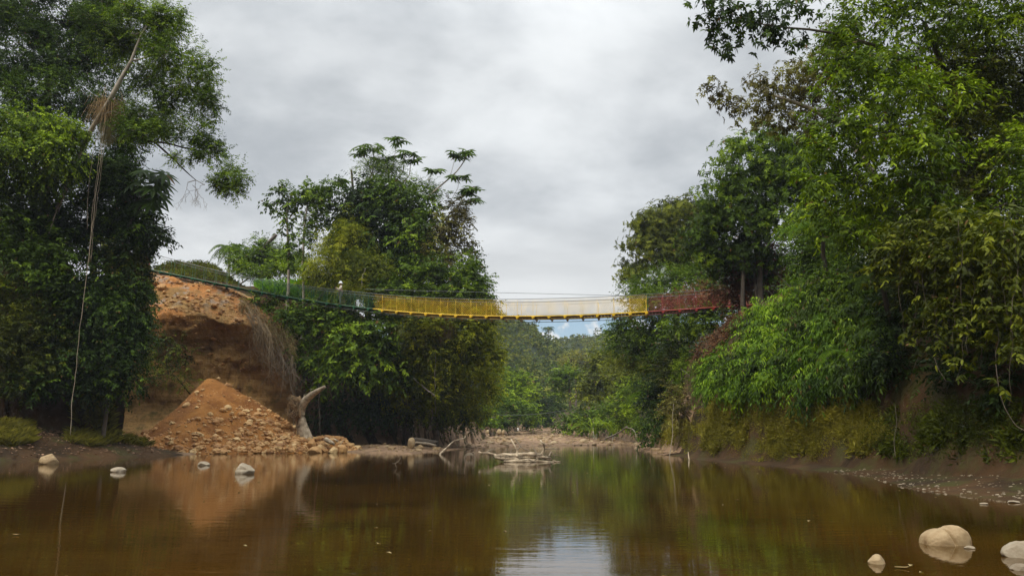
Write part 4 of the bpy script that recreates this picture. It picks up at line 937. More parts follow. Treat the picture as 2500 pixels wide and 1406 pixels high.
# shrub and creeper cover on the left bank face
for lb, cl, mt, spc, la in (
    ('dark creeper-covered bank below the leaning tree, right half above the mud', [(250, 690, 44.5, 90, 60, .2), (300, 760, 44.5, 60, 70, .25), (230, 790, 44.3, 80, 60, .2), (310, 850, 44.5, 50, 50, .25), (240, 870, 44.2, 80, 45, .25), (300, 920, 44.3, 40, 40, .2), (330, 700, 45, 28, 60, .3), (338, 800, 45, 25, 70, .3)], G_DARK, 'ivy', 3.4),
    ('mid green leafy shrub on the left bank under the bright drooping tree', [(60, 540, 43.2, 70, 50, .25), (140, 610, 43, 60, 45, .3), (60, 650, 43, 80, 55, .25), (120, 690, 43, 70, 45, .35)], G_MID, 'mid', 2.4),
    ('brownish green shrub at the left edge, low on the bank', [(30, 730, 42.8, 60, 55, .45), (100, 790, 43, 70, 50, .4), (30, 830, 42.8, 60, 60, .4), (110, 870, 43.2, 70, 50, .35), (40, 920, 43, 60, 40, .35)], G_OLIVE, 'small', 2.8),
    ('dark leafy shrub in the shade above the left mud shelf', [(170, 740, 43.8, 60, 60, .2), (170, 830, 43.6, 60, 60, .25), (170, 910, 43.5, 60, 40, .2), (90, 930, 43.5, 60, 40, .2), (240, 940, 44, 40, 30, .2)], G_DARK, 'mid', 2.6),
    ('mossy brown hanging shrub on the corner of the left bank beside the cliff', [(290, 640, 45.3, 60, 50, .35), (335, 640, 45.6, 22, 50, .35), (310, 720, 45.4, 30, 60, .4), (345, 740, 46, 14, 60, .5), (345, 850, 46, 14, 60, .45)], G_OLIVE, 'small', 2.6)):
    plant('bank_shrub', lb, 'shrub', cl, spc, mt, la, None, BARK_DARK, part='foliage', stem='stem', group='shrubs covering the left bank')
# dead grass clump and aerial roots hanging from the leaning trunk
rg = np.random.default_rng(33); c = at(268, 262, 42.2); e = empty('hanging_root_clump', c); tag(e, 'brown clump of dead fibres hanging from the fork of the leaning pale trunk', 'roots'); m_ = MB()
for k in range(260):
    a = c + rg.normal(size=3) * [.28, .2, .3]; d = rg.normal(size=3) * [.30, .25, .1]; m_.tube(np.array([a, a + d + [0, 0, .15], a + d * 1.7 - [0, 0, .5 + .5 * rg.random()]]), [.012, .010, .004], 3, cap=False)
m_.build('fibres', simple('dead_fibre', (.30, .20, .09), .95, .35, 4), e, False, c)
m_ = MB()
for k in range(500):
    a = at(262 + rg.normal() * 10, 300 + 40 * rg.random(), 42.2) + rg.normal(size=3) * .1; m_.tube(np.array([a, a - [rg.normal() * .05, 0, .25 + .3 * rg.random()]]), .006, 3, cap=False)
m_.build('moss', simple('dead_moss', (.12, .10, .03), .95, .35, 4), e, False, c)
for k, (lb, pts, r) in enumerate((('longest hanging aerial root, reaching down to the left mud shelf', [(262, 270, 42), (240, 430, 41.8), (222, 580, 41.6), (205, 720, 41.3), (188, 880, 41), (176, 980, 40.8), (172, 1062, 40.4)], .014),
      ('aerial root hanging left of the longest one, ending in the dark foliage', [(255, 280, 42.2), (240, 400, 42), (225, 520, 42), (218, 640, 42)], .012),
      ('short thin aerial root nearest the leaning trunk', [(248, 290, 42.2), (226, 380, 42.1), (215, 470, 42), (212, 560, 42)], .010),
      ('faint aerial root hanging just right of the longest one', [(266, 280, 42.2), (252, 380, 42.1), (240, 470, 42), (228, 560, 41.9), (222, 640, 41.8)], .010),
      ('pale slanting vine running down from the base of the leaning trunk', [(190, 410, 42.6), (165, 465, 42.6), (140, 510, 42.6), (120, 570, 42.8)], .03))):
    P = np.array([at(*p) for p in pts]); s = np.linspace(0, 1, len(P)); t = np.linspace(0, 1, 30); Q = np.stack([np.interp(t, s, P[:, j]) for j in range(3)], 1); Q[1:-1] += rg.normal(size=(28, 3)) * .015
    m_ = MB(); m_.tube(Q, r, 5); tag(m_.build('aerial_root', ROPE, None, True, Q[0]), lb, 'root', 'aerial roots hanging from the leaning tree')
# bare drooping twigs below the leaning crown
bt = wood('bare_branch', 'leafless drooping branch with fine twigs below the right side of the leaning crown', 'branch', [(375, 345, 41.5), (420, 385, 41.2), (455, 420, 41), (478, 440, 41)], [.06, .05, .035, .02], BARK_DARK, 6)
o_ = np.array(bt.location); m_ = MB()
def droop(a, n, L, r):
    if n == 0: return
    e = a + np.array([rg.normal() * .5, rg.normal() * .25, -1.0 + .6 * rg.random()]) * L; q = curve(a, e, rg, -.05, .18, 6); m_.tube(q, np.linspace(r, r * .6, 6), 4, cap=False)
    for k in range(2): droop(q[3 if k else 5], n - 1, L * .66, r * .7)
for p in ((478, 440), (458, 448), (470, 452), (500, 450)): droop(at(p[0], p[1], 41), 5, .75, .014)
m_.tube(np.array([at(478, 440, 41), at(458, 446, 41)]), .02, 4); m_.tube(np.array([at(478, 440, 41), at(500, 452, 41)]), .015, 4); m_.build('twigs', TWIG, bt, False, o_)
wood('bare_branch', 'dark bare limb crossing the sky between the leaning crown and its tips', 'branch', [(360, 345, 41.6), (410, 350, 41.3), (450, 362, 41.2), (480, 365, 41), (520, 385, 41)], [.06, .05, .045, .035, .02], BARK_DARK, 6)

# ------------------------------------------------------------------ plants on and around the cliff and the mound
rp = np.random.default_rng(44); pc = at(562, 606, 86); e = empty('palm_tree', (pc[0], pc[1], float(gz(pc[0], pc[1])))); tag(e, 'feathery palm standing alone behind the grassy mound', 'palm'); o_ = np.array(e.location)
m_ = MB(); m_.tube(curve(o_, pc, rp, .0, .02), .14, 8); m_.build('trunk', BARK_PALE, e, True, o_); m_ = MB()
for k in range(17): frond(m_, rp, pc, k * 2.4 + rp.random(), 2.2 + .5 * rp.random(), .75 - .04 * k, 1.0, 26, .62, .10, .45)
m_.build('crown', G_MID, e, False, o_)
for lb, cl, mt, spc, la in (
    ('scrubby bush with a broken grey stem behind the mound, right of the palm', [(630, 610, 82, 45, 30, .45), (600, 625, 82, 40, 25, .45), (670, 620, 82, 40, 25, .5), (640, 640, 81, 70, 22, .5), (700, 630, 80, 35, 22, .5)], G_MID, 'mid', 2.6),
    ('low shrub on the plateau edge left of the tall slender trees', [(590, 655, 78, 30, 15, .5), (700, 655, 76, 50, 18, .5), (640, 665, 76, 50, 12, .55)], G_BRIGHT, 'small', 2.8)):
    plant('scrub_bush', lb, 'bush', cl, spc, mt, la, None, BARK, part='foliage', stem='stem')
wood('dead_tree', 'broken grey trunk jutting up at a slant from the scrub right of the palm', 'dead tree', [(632, 620, 81), (650, 598, 80.8), (675, 573, 80.5)], [.22, .20, .17], simple('grey_trunk', (.13, .105, .09), .9, .3, 3, .03), 8)
def patch(name, label, cat, poly, n, h, wd, mat, lean=.5, tint=.5, seed=1, Yf=None, out=None):
    """grass scattered over the part of the ground the photo shows inside a pixel polygon, found along the view rays"""
    r = np.random.default_rng(seed); P = []
    q = np.array(poly); xs = r.uniform(q[:, 0].min(), q[:, 0].max(), n * 3); ys = r.uniform(q[:, 1].min(), q[:, 1].max(), n * 3); ins = np.zeros(len(xs), bool)
    for i in range(len(q)):
        a, b = q[i], q[(i + 1) % len(q)]; c = ((a[1] > ys) != (b[1] > ys)) & (xs < (b[0] - a[0]) * (ys - a[1]) / (b[1] - a[1] + 1e-9) + a[0]); ins ^= c
    if out is not None: ins &= vn(xs / 45, ys / 30, seed) + .5 * vn(xs / 12, ys / 9, seed) + .15 * r.normal(size=len(xs)) > .60
    xs, ys = xs[ins][:n], ys[ins][:n]
    lo, hi = Yf; t = None; hit = np.full(len(xs), np.nan)
    for Y in np.arange(lo, hi, .25):
        p = at(xs, ys, Y); h_ = gz(p[:, 0], p[:, 1]); k = np.isnan(hit) & (h_ > p[:, 2]); hit[k] = Y
    k = ~np.isnan(hit); p = at(xs[k], ys[k], hit[k]); p[:, 2] = gz(p[:, 0], p[:, 1])
    if len(p) == 0: return
    m_ = MB()
    if out is None: blades(m_, r, p + r.normal(size=p.shape) * [.05, .05, 0], h, wd, lean, tint)
    else:                                            # a mat of small leaves and short blades pointing every way out of the bank
        o_ = np.asarray(out, float); q = np.repeat(p, 3, 0) + r.normal(size=(len(p) * 3, 3)) * [.10, .10, .06] + o_ * .06 * r.random((len(p) * 3, 1)); n_ = len(q)
        big_ = 1 + 1.2 * (vn(q[:, 0] * 1.6, q[:, 1] * 1.6, q[:, 2] * 1.6) > .62)
        tn = tint + .9 * fbm(q[:, 0] * .5, q[:, 1] * .5, q[:, 2] * .5, 3) + .5 * fbm(q[:, 0] * 2, q[:, 1] * 2, q[:, 2] * 2 + 5, 2) + r.normal(size=n_) * .14
        leaf_block(m_, q, o_ * .7 + r.normal(size=(n_, 3)) * .75 + [0, 0, .25], o_ * .3 + UP * .6 + r.normal(size=(n_, 3)) * .6, h * (.4 + .8 * r.random(n_)) * big_, wd * (.6 + .8 * r.random(n_)) * big_, np.clip(tn, 0, 1))
    tag(m_.build(name, mat, None, False), label, cat, None, 'stuff')
patch('grass', 'bright lush green grass on the plateau edge behind the left part of the bridge', 'grass', [(575, 660), (640, 650), (760, 660), (900, 690), (900, 745), (740, 735), (640, 715)], 9000, .75, .06, G_LUSH, .6, .55, 2, (64, 92))
patch('grass', 'short dry grass on the mound behind the cliff', 'grass', [(370, 665), (400, 632), (460, 628), (520, 640), (590, 665), (600, 700), (500, 685)], 3500, .30, .05, G_OLIVE, .6, .6, 3, (66, 95))
for lb, x0, x1, s in (('tuft of soft green grass at the left edge of the mud shelf', -20, 72, 4), ('green grass patch around the foot of the longest aerial root', 170, 285, 5), ('dense green grass tuft beside the rubble heap', 290, 424, 6)):
    patch('grass', lb, 'grass', [(x0, 1082), (x0 + 12, 1040), (x1 - 14, 1036), (x1, 1084), ((x0 + x1) / 2, 1092)], 3600, .50, .020, G_GRASS, .9, .50, s, (34, 60))
# leaf litter on the left shelf
r = np.random.default_rng(12); n = 9000; X = r.uniform(-30, -18, n); Y = r.uniform(37, 55, n); d1, _, _ = poly_dist(X, Y, WL); d2, _, _ = poly_dist(X, Y, KL); k = (d1 > .3) & (d2 < .8) & (r.random(n) < .25 + sstep(1, 5, d1)); X, Y = X[k], Y[k]
m_ = MB(); leaf_block(m_, np.stack([X, Y, gz(X, Y) + .03], 1), np.concatenate([r.normal(size=(len(X), 2)), .25 * r.random((len(X), 1))], 1), np.repeat([UP], len(X), 0) + r.normal(size=(len(X), 3)) * .3, .10 + .13 * r.random(len(X)), .05 + .05 * r.random(len(X)), r.random(len(X)))
tag(m_.build('leaf_litter', simple('dead_leaf', (.34, .20, .12), .9, .45, 2.0), None, False), 'fallen dry leaves on the shaded left mud shelf', 'leaves', None, 'stuff')
for k, (lb, pts, r_) in enumerate((('dark driftwood stick at the water edge left of the heap', [(330, 1108, 50), (380, 1106, 50), (425, 1102, 51)], .04), ('pale dead twig lying at the left water edge', [(215, 1108, 44), (235, 1112, 43.5), (252, 1113, 43)], .03), ('long dark stick in the mud at the left edge of the picture', [(-10, 1114, 40), (40, 1118, 39.5), (80, 1120, 39)], .04))):
    wood('stick', lb, 'stick', pts, [r_, r_, r_ * .6], TWIG if k == 1 else BARK_DARK, 6)
# roots and dry creepers hanging over the right edge of the cliff
rr = np.random.default_rng(55)
for j, (lb, x0, x1, y0, y1, dl, n) in enumerate((('straw-coloured root curtain over the right corner of the eroded cliff', 612, 665, 775, 835, 100, 110), ('bare brown roots dangling between the cliff and the dead trunk', 655, 722, 850, 900, 90, 80))):
    c = at((x0 + x1) / 2, y0, 60.5); e = empty('hanging_roots', c); tag(e, lb, 'roots'); m_ = MB()
    for k in range(n):
        px = x0 + (x1 - x0) * rr.random(); py = y0 + (y1 - y0) * ((px - x0) / (x1 - x0)) + rr.normal() * 12; L_ = dl * (.3 + .9 * rr.random())
        Y = 60.0 + rr.normal() * .3; m_.tube(np.array([at(px - 14, py - 26, Y + 1.2), at(px, py, Y), at(px + rr.normal() * 10, py + L_ * .45, Y - .1), at(px + rr.normal() * 20, py + L_ * (.7 + .3 * rr.random()), Y + .1 * rr.normal())]), np.array([.016, .02, .015, .005]) * (.4 + 1.2 * rr.random() ** 2), 4, cap=False)
    m_.build('strands', simple('root_straw', (.24, .165, .085), .95, .4, 3) if j == 0 else simple('root_brown', (.22, .16, .10), .9, .4, 3), e, True, c)
P_ = []
m_ = MB(); Pp = []
for k in range(1500):
    px = rr.uniform(585, 720); f_ = (px - 585) / 135; py = 740 + 105 * f_ + rr.normal() * 14; Pp.append(at(px, py, 61.2 + .02 * (800 - py) + rr.normal() * .25))
Pp = np.array(Pp); S_ = MB(); A = np.stack([.35 + rr.normal(size=1500) * .4, -.5 + rr.normal(size=1500) * .3, -.7 + rr.normal(size=1500) * .4], 1)
leaf_block(S_, Pp, A, UP + rr.normal(size=(1500, 3)) * .5, .35 + .4 * rr.random(1500), np.full(1500, .03), rr.random(1500)); tag(S_.build('straw', G_STRAW, None, False), 'dry straw slumped over the right shoulder of the eroded cliff', 'dry grass', None, 'stuff')
plant('cliff_creeper', 'sparse brownish creeper hanging on the shaded cliff face left of the heap', 'creeper', [(420, 850, 60.8, 28, 40, .4), (380, 880, 60.6, 25, 35, .4), (440, 900, 60.6, 30, 18, .5), (350, 930, 60, 25, 25, .4), (390, 830, 61.4, 30, 40, .4), (450, 860, 61.4, 26, 30, .4)], 'ivy', G_OLIVE, .55, None, BARK_DARK, part='foliage', stem='stem', tr=.4)
plant('cliff_fern', 'drooping green fern and herbs low on the cliff face beside the heap', 'fern', [(400, 910, 60.2, 30, 22, .45), (455, 930, 60.2, 26, 12, .5)], 'feather', G_OLIVE, .8, None, BARK_DARK, part='foliage', stem='stem', tr=.4)

# ------------------------------------------------------------------ trees in the middle, on the bank beyond the cliff (about 65 m away)
MID = 'trees on the bank behind the bridge'
plant('slender_tree', 'slender tree with a small flat crown and creeper-wrapped thin trunk, leftmost of the middle group', 'tree', [(690, 475, 69, 32, 22, .4), (715, 495, 69, 40, 20, .4), (668, 495, 69, 16, 14, .4), (755, 470, 69, 26, 24, .5), (700, 530, 69, 16, 30, .3), (712, 580, 69, 14, 34, .35), (722, 620, 69, 20, 26, .4)],
      'big', G_MID, 1.7, [(705, 700, 69, .13), (705, 620, 69, .11), (700, 520, 69, .09), (705, 480, 69, .05)], BARK_PALE, MID)
plant('slender_tree', 'slim bare-trunked tree second from the left in the group behind the bridge', 'tree', [(765, 480, 68, 34, 28, .5), (795, 490, 68, 36, 30, .5), (775, 530, 68, 30, 30, .35), (745, 590, 68, 18, 32, .4), (760, 650, 68, 20, 24, .45), (800, 455, 68, 26, 18, .55)],
      'mid', G_MID, 2.2, [(742, 720, 68, .12), (742, 640, 68, .11), (745, 560, 68, .10), (752, 500, 68, .06)], BARK_PALE, MID)
plant('forest_tree', 'tall dark broad-leaved tree forming the main crown behind the person', 'tree', [(880, 470, 69, 50, 40, .2), (870, 520, 69, 60, 45, .18), (920, 510, 68.5, 60, 50, .3), (850, 590, 68.5, 50, 45, .35), (935, 580, 68, 65, 55, .15), (975, 540, 68.5, 50, 45, .35), (900, 640, 67.5, 60, 45, .25), (960, 640, 67.5, 55, 50, .22), (1010, 600, 68, 40, 50, .3)],
      'big', G_DARK, 2.8, [(900, 780, 68.5, .3), (900, 640, 69, .25), (905, 500, 69, .12)], BARK, MID)
plant('forest_tree', 'mid green tree with lighter leaf clusters on the right of the main dark crown', 'tree', [(1010, 500, 67.5, 50, 36, .5), (960, 470, 68, 50, 34, .45), (1030, 550, 67, 42, 40, .45), (1000, 590, 66.5, 50, 40, .4), (1050, 500, 68, 32, 34, .4), (1000, 650, 66, 45, 40, .3), (930, 455, 69, 40, 25, .5)],
      'big', G_MID, 2.3, [(1005, 780, 67.5, .25), (1005, 640, 67.5, .2), (1000, 520, 67.5, .1)], BARK, MID)
plant('lacy_tree', 'airy tree with fine lacy foliage rising highest above the middle group', 'tree', [(905, 430, 70, 36, 26, .5), (950, 430, 70, 45, 26, .5), (1000, 455, 70, 45, 22, .5), (930, 395, 70, 34, 24, .5), (970, 410, 70, 30, 18, .5), (1045, 460, 70, 26, 20, .45), (885, 405, 70, 22, 12, .5), (1060, 480, 70, 18, 20, .45)],
      'feather', G_MID, 1.15, [(955, 780, 70, .25), (955, 600, 70, .2), (950, 450, 70, .10), (945, 400, 70, .05)], BARK, MID, twigs=.04)
def umb_extra(trunks):
    def f(cm, tm, rng, root):
        for pts, r in trunks:
            P = np.array([at(*p) for p in pts]); s = np.linspace(0, 1, len(P)); t = np.linspace(0, 1, 14); Q = np.stack([np.interp(t, s, P[:, j]) for j in range(3)], 1); Q[1:-1] = (Q[:-2] + 2 * Q[1:-1] + Q[2:]) / 4
            tm.tube(Q, np.linspace(r, r * .55, 14), 6)
            if len(pts[-1]) > 2 and r < .2:
                for k in range(8):
                    c = Q[-1] + rng.normal(size=3) * [.45, .35, .14] + [0, 0, .1]; palmate(cm, rng, c, .75, 9, (rng.normal() * .3, rng.normal() * .3 - .25, 1), .38); tm.tube(np.array([Q[-1], (Q[-1] + c) / 2 + [0, 0, .1], c]), .012, 4, cap=False)
    return f
Yc_ = 70
plant('cecropia_tree', 'thin-stemmed cecropia with umbrella leaf tufts above the lacy tree', 'tree', [(935, 405, Yc_, 18, 10, .4)], 'umbrella', G_MID, .5, [(900, 780, Yc_, .14), (905, 600, Yc_, .12), (908, 480, Yc_, .08), (908, 430, Yc_, .06)], BARK_PALE, MID,
      extra=umb_extra([([(908, 430, 70), (900, 400, 70), (880, 372, 70)], .06), ([(908, 430, 70), (912, 395, 70), (912, 362, 70)], .06), ([(908, 440, 70), (930, 410, 70), (938, 385, 70)], .05), ([(940, 470, 70), (985, 420, 70), (988, 375, 70)], .06), ([(960, 470, 70), (1000, 430, 70), (1003, 390, 70)], .05), ([(850, 500, 70), (835, 470, 70), (826, 445, 70)], .05), ([(955, 430, 70), (965, 370, 70), (972, 346, 70)], .03)]), limbs=False)
plant('cecropia_tree', 'nearly bare cecropia with long curved pale limbs reaching right of the middle group', 'tree', [(1110, 480, 68, 14, 10, .3)], 'umbrella', G_MID, .8, [(1010, 740, 68.5, .16), (1030, 620, 68.5, .15), (1045, 560, 68.3, .13), (1065, 520, 68, .12)], BARK_PALE, MID,
      extra=umb_extra([([(1040, 485, 68), (1080, 450, 68), (1110, 425, 68), (1130, 400, 68), (1140, 376, 68)], .075), ([(1098, 434, 68), (1105, 410, 68), (1112, 380, 68)], .025), ([(1050, 528, 68), (1090, 505, 68), (1120, 485, 68), (1145, 470, 68)], .07), ([(1090, 505, 68), (1130, 500, 68), (1165, 490, 68)], .05), ([(1140, 480, 68), (1150, 468, 68)], .03), ([(1095, 500, 68), (1118, 460, 68), (1121, 435, 68)], .025), ([(1045, 440, 68), (1060, 418, 68)], .03)]), limbs=False)
wood('dead_snag', 'short upright dead snag above the dark crown, left of the lacy tree', 'dead tree', [(862, 470, 70.5), (860, 440, 70.5), (858, 415, 70.5)], [.12, .11, .09], BARK, 7)
plant('forest_tree', 'dark slim-leaved tree with a ragged edge at the right of the middle group', 'tree', [(1110, 510, 67, 30, 28, .25), (1130, 550, 66.5, 22, 36, .25), (1090, 560, 66.5, 40, 40, .3), (1075, 620, 66, 45, 45, .35), (1125, 600, 66.5, 28, 24, .35), (1150, 608, 66.5, 14, 10, .35)], 'mid', G_BROWN, 1.9, [(1070, 760, 67, .2), (1080, 640, 67, .16), (1100, 540, 67, .08)], BARK, MID)
plant('vine_covered_tree', 'rounded dull green vine-covered tree above the yellow netting, at the right of its group', 'tree', [(1080, 670, 64.5, 60, 50, .45), (1130, 660, 65, 34, 36, .5), (1150, 690, 64.5, 34, 36, .5), (1110, 720, 64, 60, 40, .45), (1172, 715, 64, 24, 24, .5), (1060, 730, 64, 50, 34, .45), (1160, 640, 66, 14, 26, .4), (1185, 740, 63.5, 24, 24, .5), (1165, 680, 65, 26, 26, .5)], 'mid', G_MID, 2.7, None, BARK, MID)
plant('bamboo', 'yellow-green bamboo thicket above the person on the bridge', 'bamboo', [(820, 600, 66.5, 36, 40, .65), (860, 630, 66, 42, 40, .6), (800, 650, 66, 40, 36, .6), (840, 680, 65, 45, 32, .6), (890, 660, 65, 40, 40, .5), (780, 680, 66, 34, 28, .55), (880, 590, 66.5, 34, 40, .55), (900, 710, 65, 40, 30, .5), (930, 680, 65, 40, 40, .42), (850, 545, 67, 24, 30, .6)],
      'bamboo', G_BAMBOO, 2.6, None, BARK_PALE, part='foliage', stem='culm')
plant('bank_shrub', 'leafy green shrub behind the yellow netting', 'shrub', [(950, 720, 64.5, 60, 34, .5), (1020, 700, 64.5, 55, 40, .4), (1010, 740, 64, 60, 30, .45), (940, 750, 64, 50, 26, .45), (1180, 745, 63.5, 34, 22, .5), (1120, 755, 63.5, 60, 24, .45)], 'mid', G_MID, 2.8, None, BARK, part='foliage', stem='stem')
plant('bank_shrub', 'brown and green ivy-like shrub below the green netting', 'shrub', [(760, 780, 62.5, 50, 40, .4), (800, 800, 62.5, 46, 46, .45), (740, 820, 62.5, 36, 40, .4), (830, 770, 62.5, 40, 30, .4), (720, 760, 63, 50, 30, .4), (650, 735, 64, 40, 20, .45)], 'mid', G_MID, 2.2, None, BARK, part='foliage', stem='stem')
plant('broadleaf_bush', 'glossy broad-leaved bush hanging over the dark hollow below the bridge', 'bush', [(860, 830, 61, 56, 44, .55), (900, 870, 61, 50, 44, .55), (830, 880, 61, 50, 40, .6), (770, 890, 61.5, 34, 36, .5), (740, 870, 61.5, 28, 30, .5), (870, 920, 61, 46, 26, .45), (930, 820, 61.5, 40, 36, .45), (950, 880, 62, 34, 34, .3), (800, 930, 61.5, 40, 18, .4), (960, 920, 62, 36, 30, .25), (900, 790, 61.5, 50, 24, .4)],
      'big', G_MID, 2.3, None, BARK_DARK, part='foliage', stem='stem', limbs=True)
plant('bank_shrub', 'tangled olive shrub with straw-coloured dead grass below the yellow netting', 'shrub', [(1010, 800, 63, 50, 40, .45), (1060, 790, 63, 50, 36, .5), (1000, 870, 63.5, 40, 40, .5), (1050, 860, 63, 50, 40, .5), (1020, 930, 64, 50, 36, .45), (960, 970, 64.5, 40, 26, .4), (1060, 950, 64, 40, 36, .4), (1040, 1000, 65.5, 40, 20, .4)], 'small', G_BAMBOO, 2.6, None, BARK, part='foliage', stem='stem', twigs=.05, scale=1.3)
plant('vine_column', 'tall column of dull vines hanging on the right end of the middle bank', 'vine', [(1130, 800, 63, 50, 40, .56), (1180, 800, 64, 36, 40, .61), (1120, 870, 64, 50, 50, .51), (1190, 870, 65, 34, 50, .56), (1150, 930, 66, 46, 46, .51), (1200, 930, 68, 24, 40, .61), (1100, 960, 66, 34, 40, .46), (1160, 990, 70, 40, 30, .51)], 'small', G_BAMBOO, 3.0, None, BARK, part='foliage', stem='stem', scale=1.4)
plant('vine_column', 'dark green hanging vines behind the tangled olive shrub', 'vine', [(1100, 830, 65.5, 70, 60, .51), (1000, 950, 66.5, 80, 50, .46), (1130, 1010, 72, 40, 24, .46), (1080, 1010, 70, 30, 20, .46), (930, 950, 66, 46, 50, .31)], 'mid', G_MID, 2.6, None, BARK, part='foliage', stem='stem')
rq = np.random.default_rng(66); c = at(1078, 790, 62.3); e = empty('dead_grass_clump', c); tag(e, 'clump of hanging straw-coloured dead leaves right below the yellow netting', 'dead grass'); m_ = MB()
for k in range(260):
    a = at(1078 + rq.normal() * 12, 785 + rq.normal() * 8, 62.3 + .2 * rq.normal()); d = np.array([rq.normal() * .25, rq.normal() * .2, -.6 - 1.1 * rq.random()]); m_.tube(np.array([a, a + d * .5 + [d[0] * .3, 0, .1], a + d]), [.016, .014, .004], 3, cap=False)
m_.build('strands', G_STRAW, e, False, c)
for k, (lb, pts, r_) in enumerate((('thin pale vine hanging straight below the dead grass clump', [(1063, 850, 62.2), (1062, 950, 62.5), (1063, 1010, 63.5)], .02), ('pair of pale trunks creeping up the bank left of the gravel bar', [(1042, 1058, 66), (1055, 1020, 65), (1058, 960, 64), (1050, 900, 63.4)], .07),
      ('pale slanting dead limb on the middle bank', [(1008, 922, 62.6), (1035, 945, 62.4), (1062, 966, 62.2)], .05), ('pale bent limb showing in the gap right of the person', [(882, 703, 63.5), (884, 680, 63.6), (892, 655, 63.8)], .05),
      ('thin root hanging in the dark hollow beside the dead trunk', [(777, 880, 60.8), (779, 960, 61), (782, 1060, 61.4)], .018))):
    P = np.array([at(*p) for p in pts]); s = np.linspace(0, 1, len(P)); t = np.linspace(0, 1, 16); Q = np.stack([np.interp(t, s, P[:, j]) for j in range(3)], 1); Q[1:-1] += rq.normal(size=(14, 3)) * .03; m_ = MB(); m_.tube(Q, r_, 5); tag(m_.build('liana', BARK_PALE, None, True, Q[0]), lb, 'stem')

for lb, cl, mt, spc in (('dark creepers hanging low over the black hollow right of the dead trunk', [(800, 975, 63, 40, 26, .1), (850, 985, 63, 44, 28, .1), (910, 985, 63.5, 44, 30, .12), (880, 1020, 64.5, 50, 24, .08), (800, 1015, 64, 40, 22, .08), (950, 1015, 65, 36, 24, .12)], G_DARK, 'ivy'), ('brown-green creepers trailing down the folded bank left of the gravel bar', [(1000, 1010, 65.5, 34, 26, .35), (1060, 1000, 66, 34, 30, .35), (1110, 1000, 69, 34, 30, .4), (1150, 1020, 74, 30, 20, .4), (1090, 1035, 69.5, 30, 12, .3)], G_OLIVE, 'ivy')):
    plant('creeper', lb, 'creeper', cl, spc, mt, 1.1, None, BARK_DARK, part='foliage', stem='stem', scale=1.3)
# ------------------------------------------------------------------ valley beyond the gravel bar
VAL = 'trees in the valley beyond the gravel bar'
for lb, cl, mt, tr_, spc, la in (
    ('bright yellow-green tree at the left side of the valley beyond the bar', [(1265, 930, 135, 30, 24, .6), (1240, 950, 133, 30, 26, .55), (1285, 950, 135, 28, 24, .6), (1260, 970, 132, 40, 22, .5), (1230, 920, 136, 26, 22, .5)], G_BRIGHT, None, 'far', 2.6),
    ('darker bushy tree at the foot of the valley left side', [(1215, 985, 120, 36, 24, .5), (1260, 1000, 122, 36, 22, .45), (1200, 1020, 112, 34, 20, .45), (1245, 1025, 118, 30, 16, .4), (1290, 1010, 125, 32, 22, .4), (1175, 1025, 100, 26, 16, .5)], G_MID, None, 'far', 2.8),
    ('dark bush closing the river bend under the hills', [(1310, 985, 150, 30, 26, .35), (1330, 1015, 160, 28, 20, .3), (1295, 1030, 140, 26, 12, .3), (1345, 990, 170, 30, 24, .35), (1320, 1035, 165, 30, 10, .3)], G_DARK, None, 'far', 3.0),
    ('umbrella-shaped tree with a thin pale trunk in the middle of the valley', [(1385, 905, 130, 34, 14, .5), (1410, 912, 130, 24, 14, .5), (1360, 922, 130, 22, 16, .45), (1395, 925, 129, 30, 12, .4), (1370, 950, 130, 24, 20, .4)], G_MID, [(1395, 1040, 130, .28), (1393, 980, 130, .22), (1390, 915, 130, .12)], 'far', 2.0),
    ('airy brownish tree standing above the umbrella tree', [(1408, 868, 160, 22, 12, .55), (1385, 880, 160, 22, 12, .55), (1425, 880, 160, 16, 14, .5)], G_BROWN, [(1405, 1030, 160, .25), (1405, 900, 160, .15), (1405, 872, 160, .08)], 'far', 1.3),
    ('large pale green leafy tree right of the umbrella tree', [(1450, 890, 115, 36, 24, .5), (1480, 870, 112, 34, 26, .5), (1460, 930, 112, 40, 26, .5), (1500, 910, 106, 38, 30, .5), (1440, 960, 112, 34, 24, .5), (1520, 950, 100, 34, 30, .5)], G_OLIVE, None, 'far', 2.6),
    ('lime green shrub on the right side of the gravel bar', [(1540, 960, 92, 30, 24, .65), (1515, 990, 95, 30, 20, .65), (1555, 990, 90, 26, 22, .6), (1560, 920, 90, 28, 26, .55), (1590, 960, 86, 24, 30, .5)], G_BRIGHT, None, 'mid', 2.6),
    ('rounded dark green bush at the far edge of the gravel bar', [(1400, 1030, 118, 34, 18, .5), (1440, 1035, 112, 34, 18, .5), (1425, 1015, 116, 32, 16, .5), (1375, 1045, 122, 24, 10, .4), (1460, 1020, 110, 26, 18, .45)], G_MID, None, 'far', 3.0),
    ('low shrub along the right side of the gravel bar below the lime shrub', [(1490, 1030, 102, 30, 16, .45), (1530, 1025, 96, 30, 18, .45), (1565, 1035, 88, 24, 18, .4), (1480, 1000, 104, 30, 18, .5)], G_MID, None, 'mid', 2.8)):
    plant('valley_tree' if 'tree' in lb else 'valley_bush', lb, 'tree' if 'tree' in lb else 'bush', cl, spc, mt, la, tr_, BARK, VAL if 'tree' in lb else 'bushes in the valley beyond the gravel bar', part='crown' if 'tree' in lb else 'foliage', stem='trunk' if 'tree' in lb else 'stem')
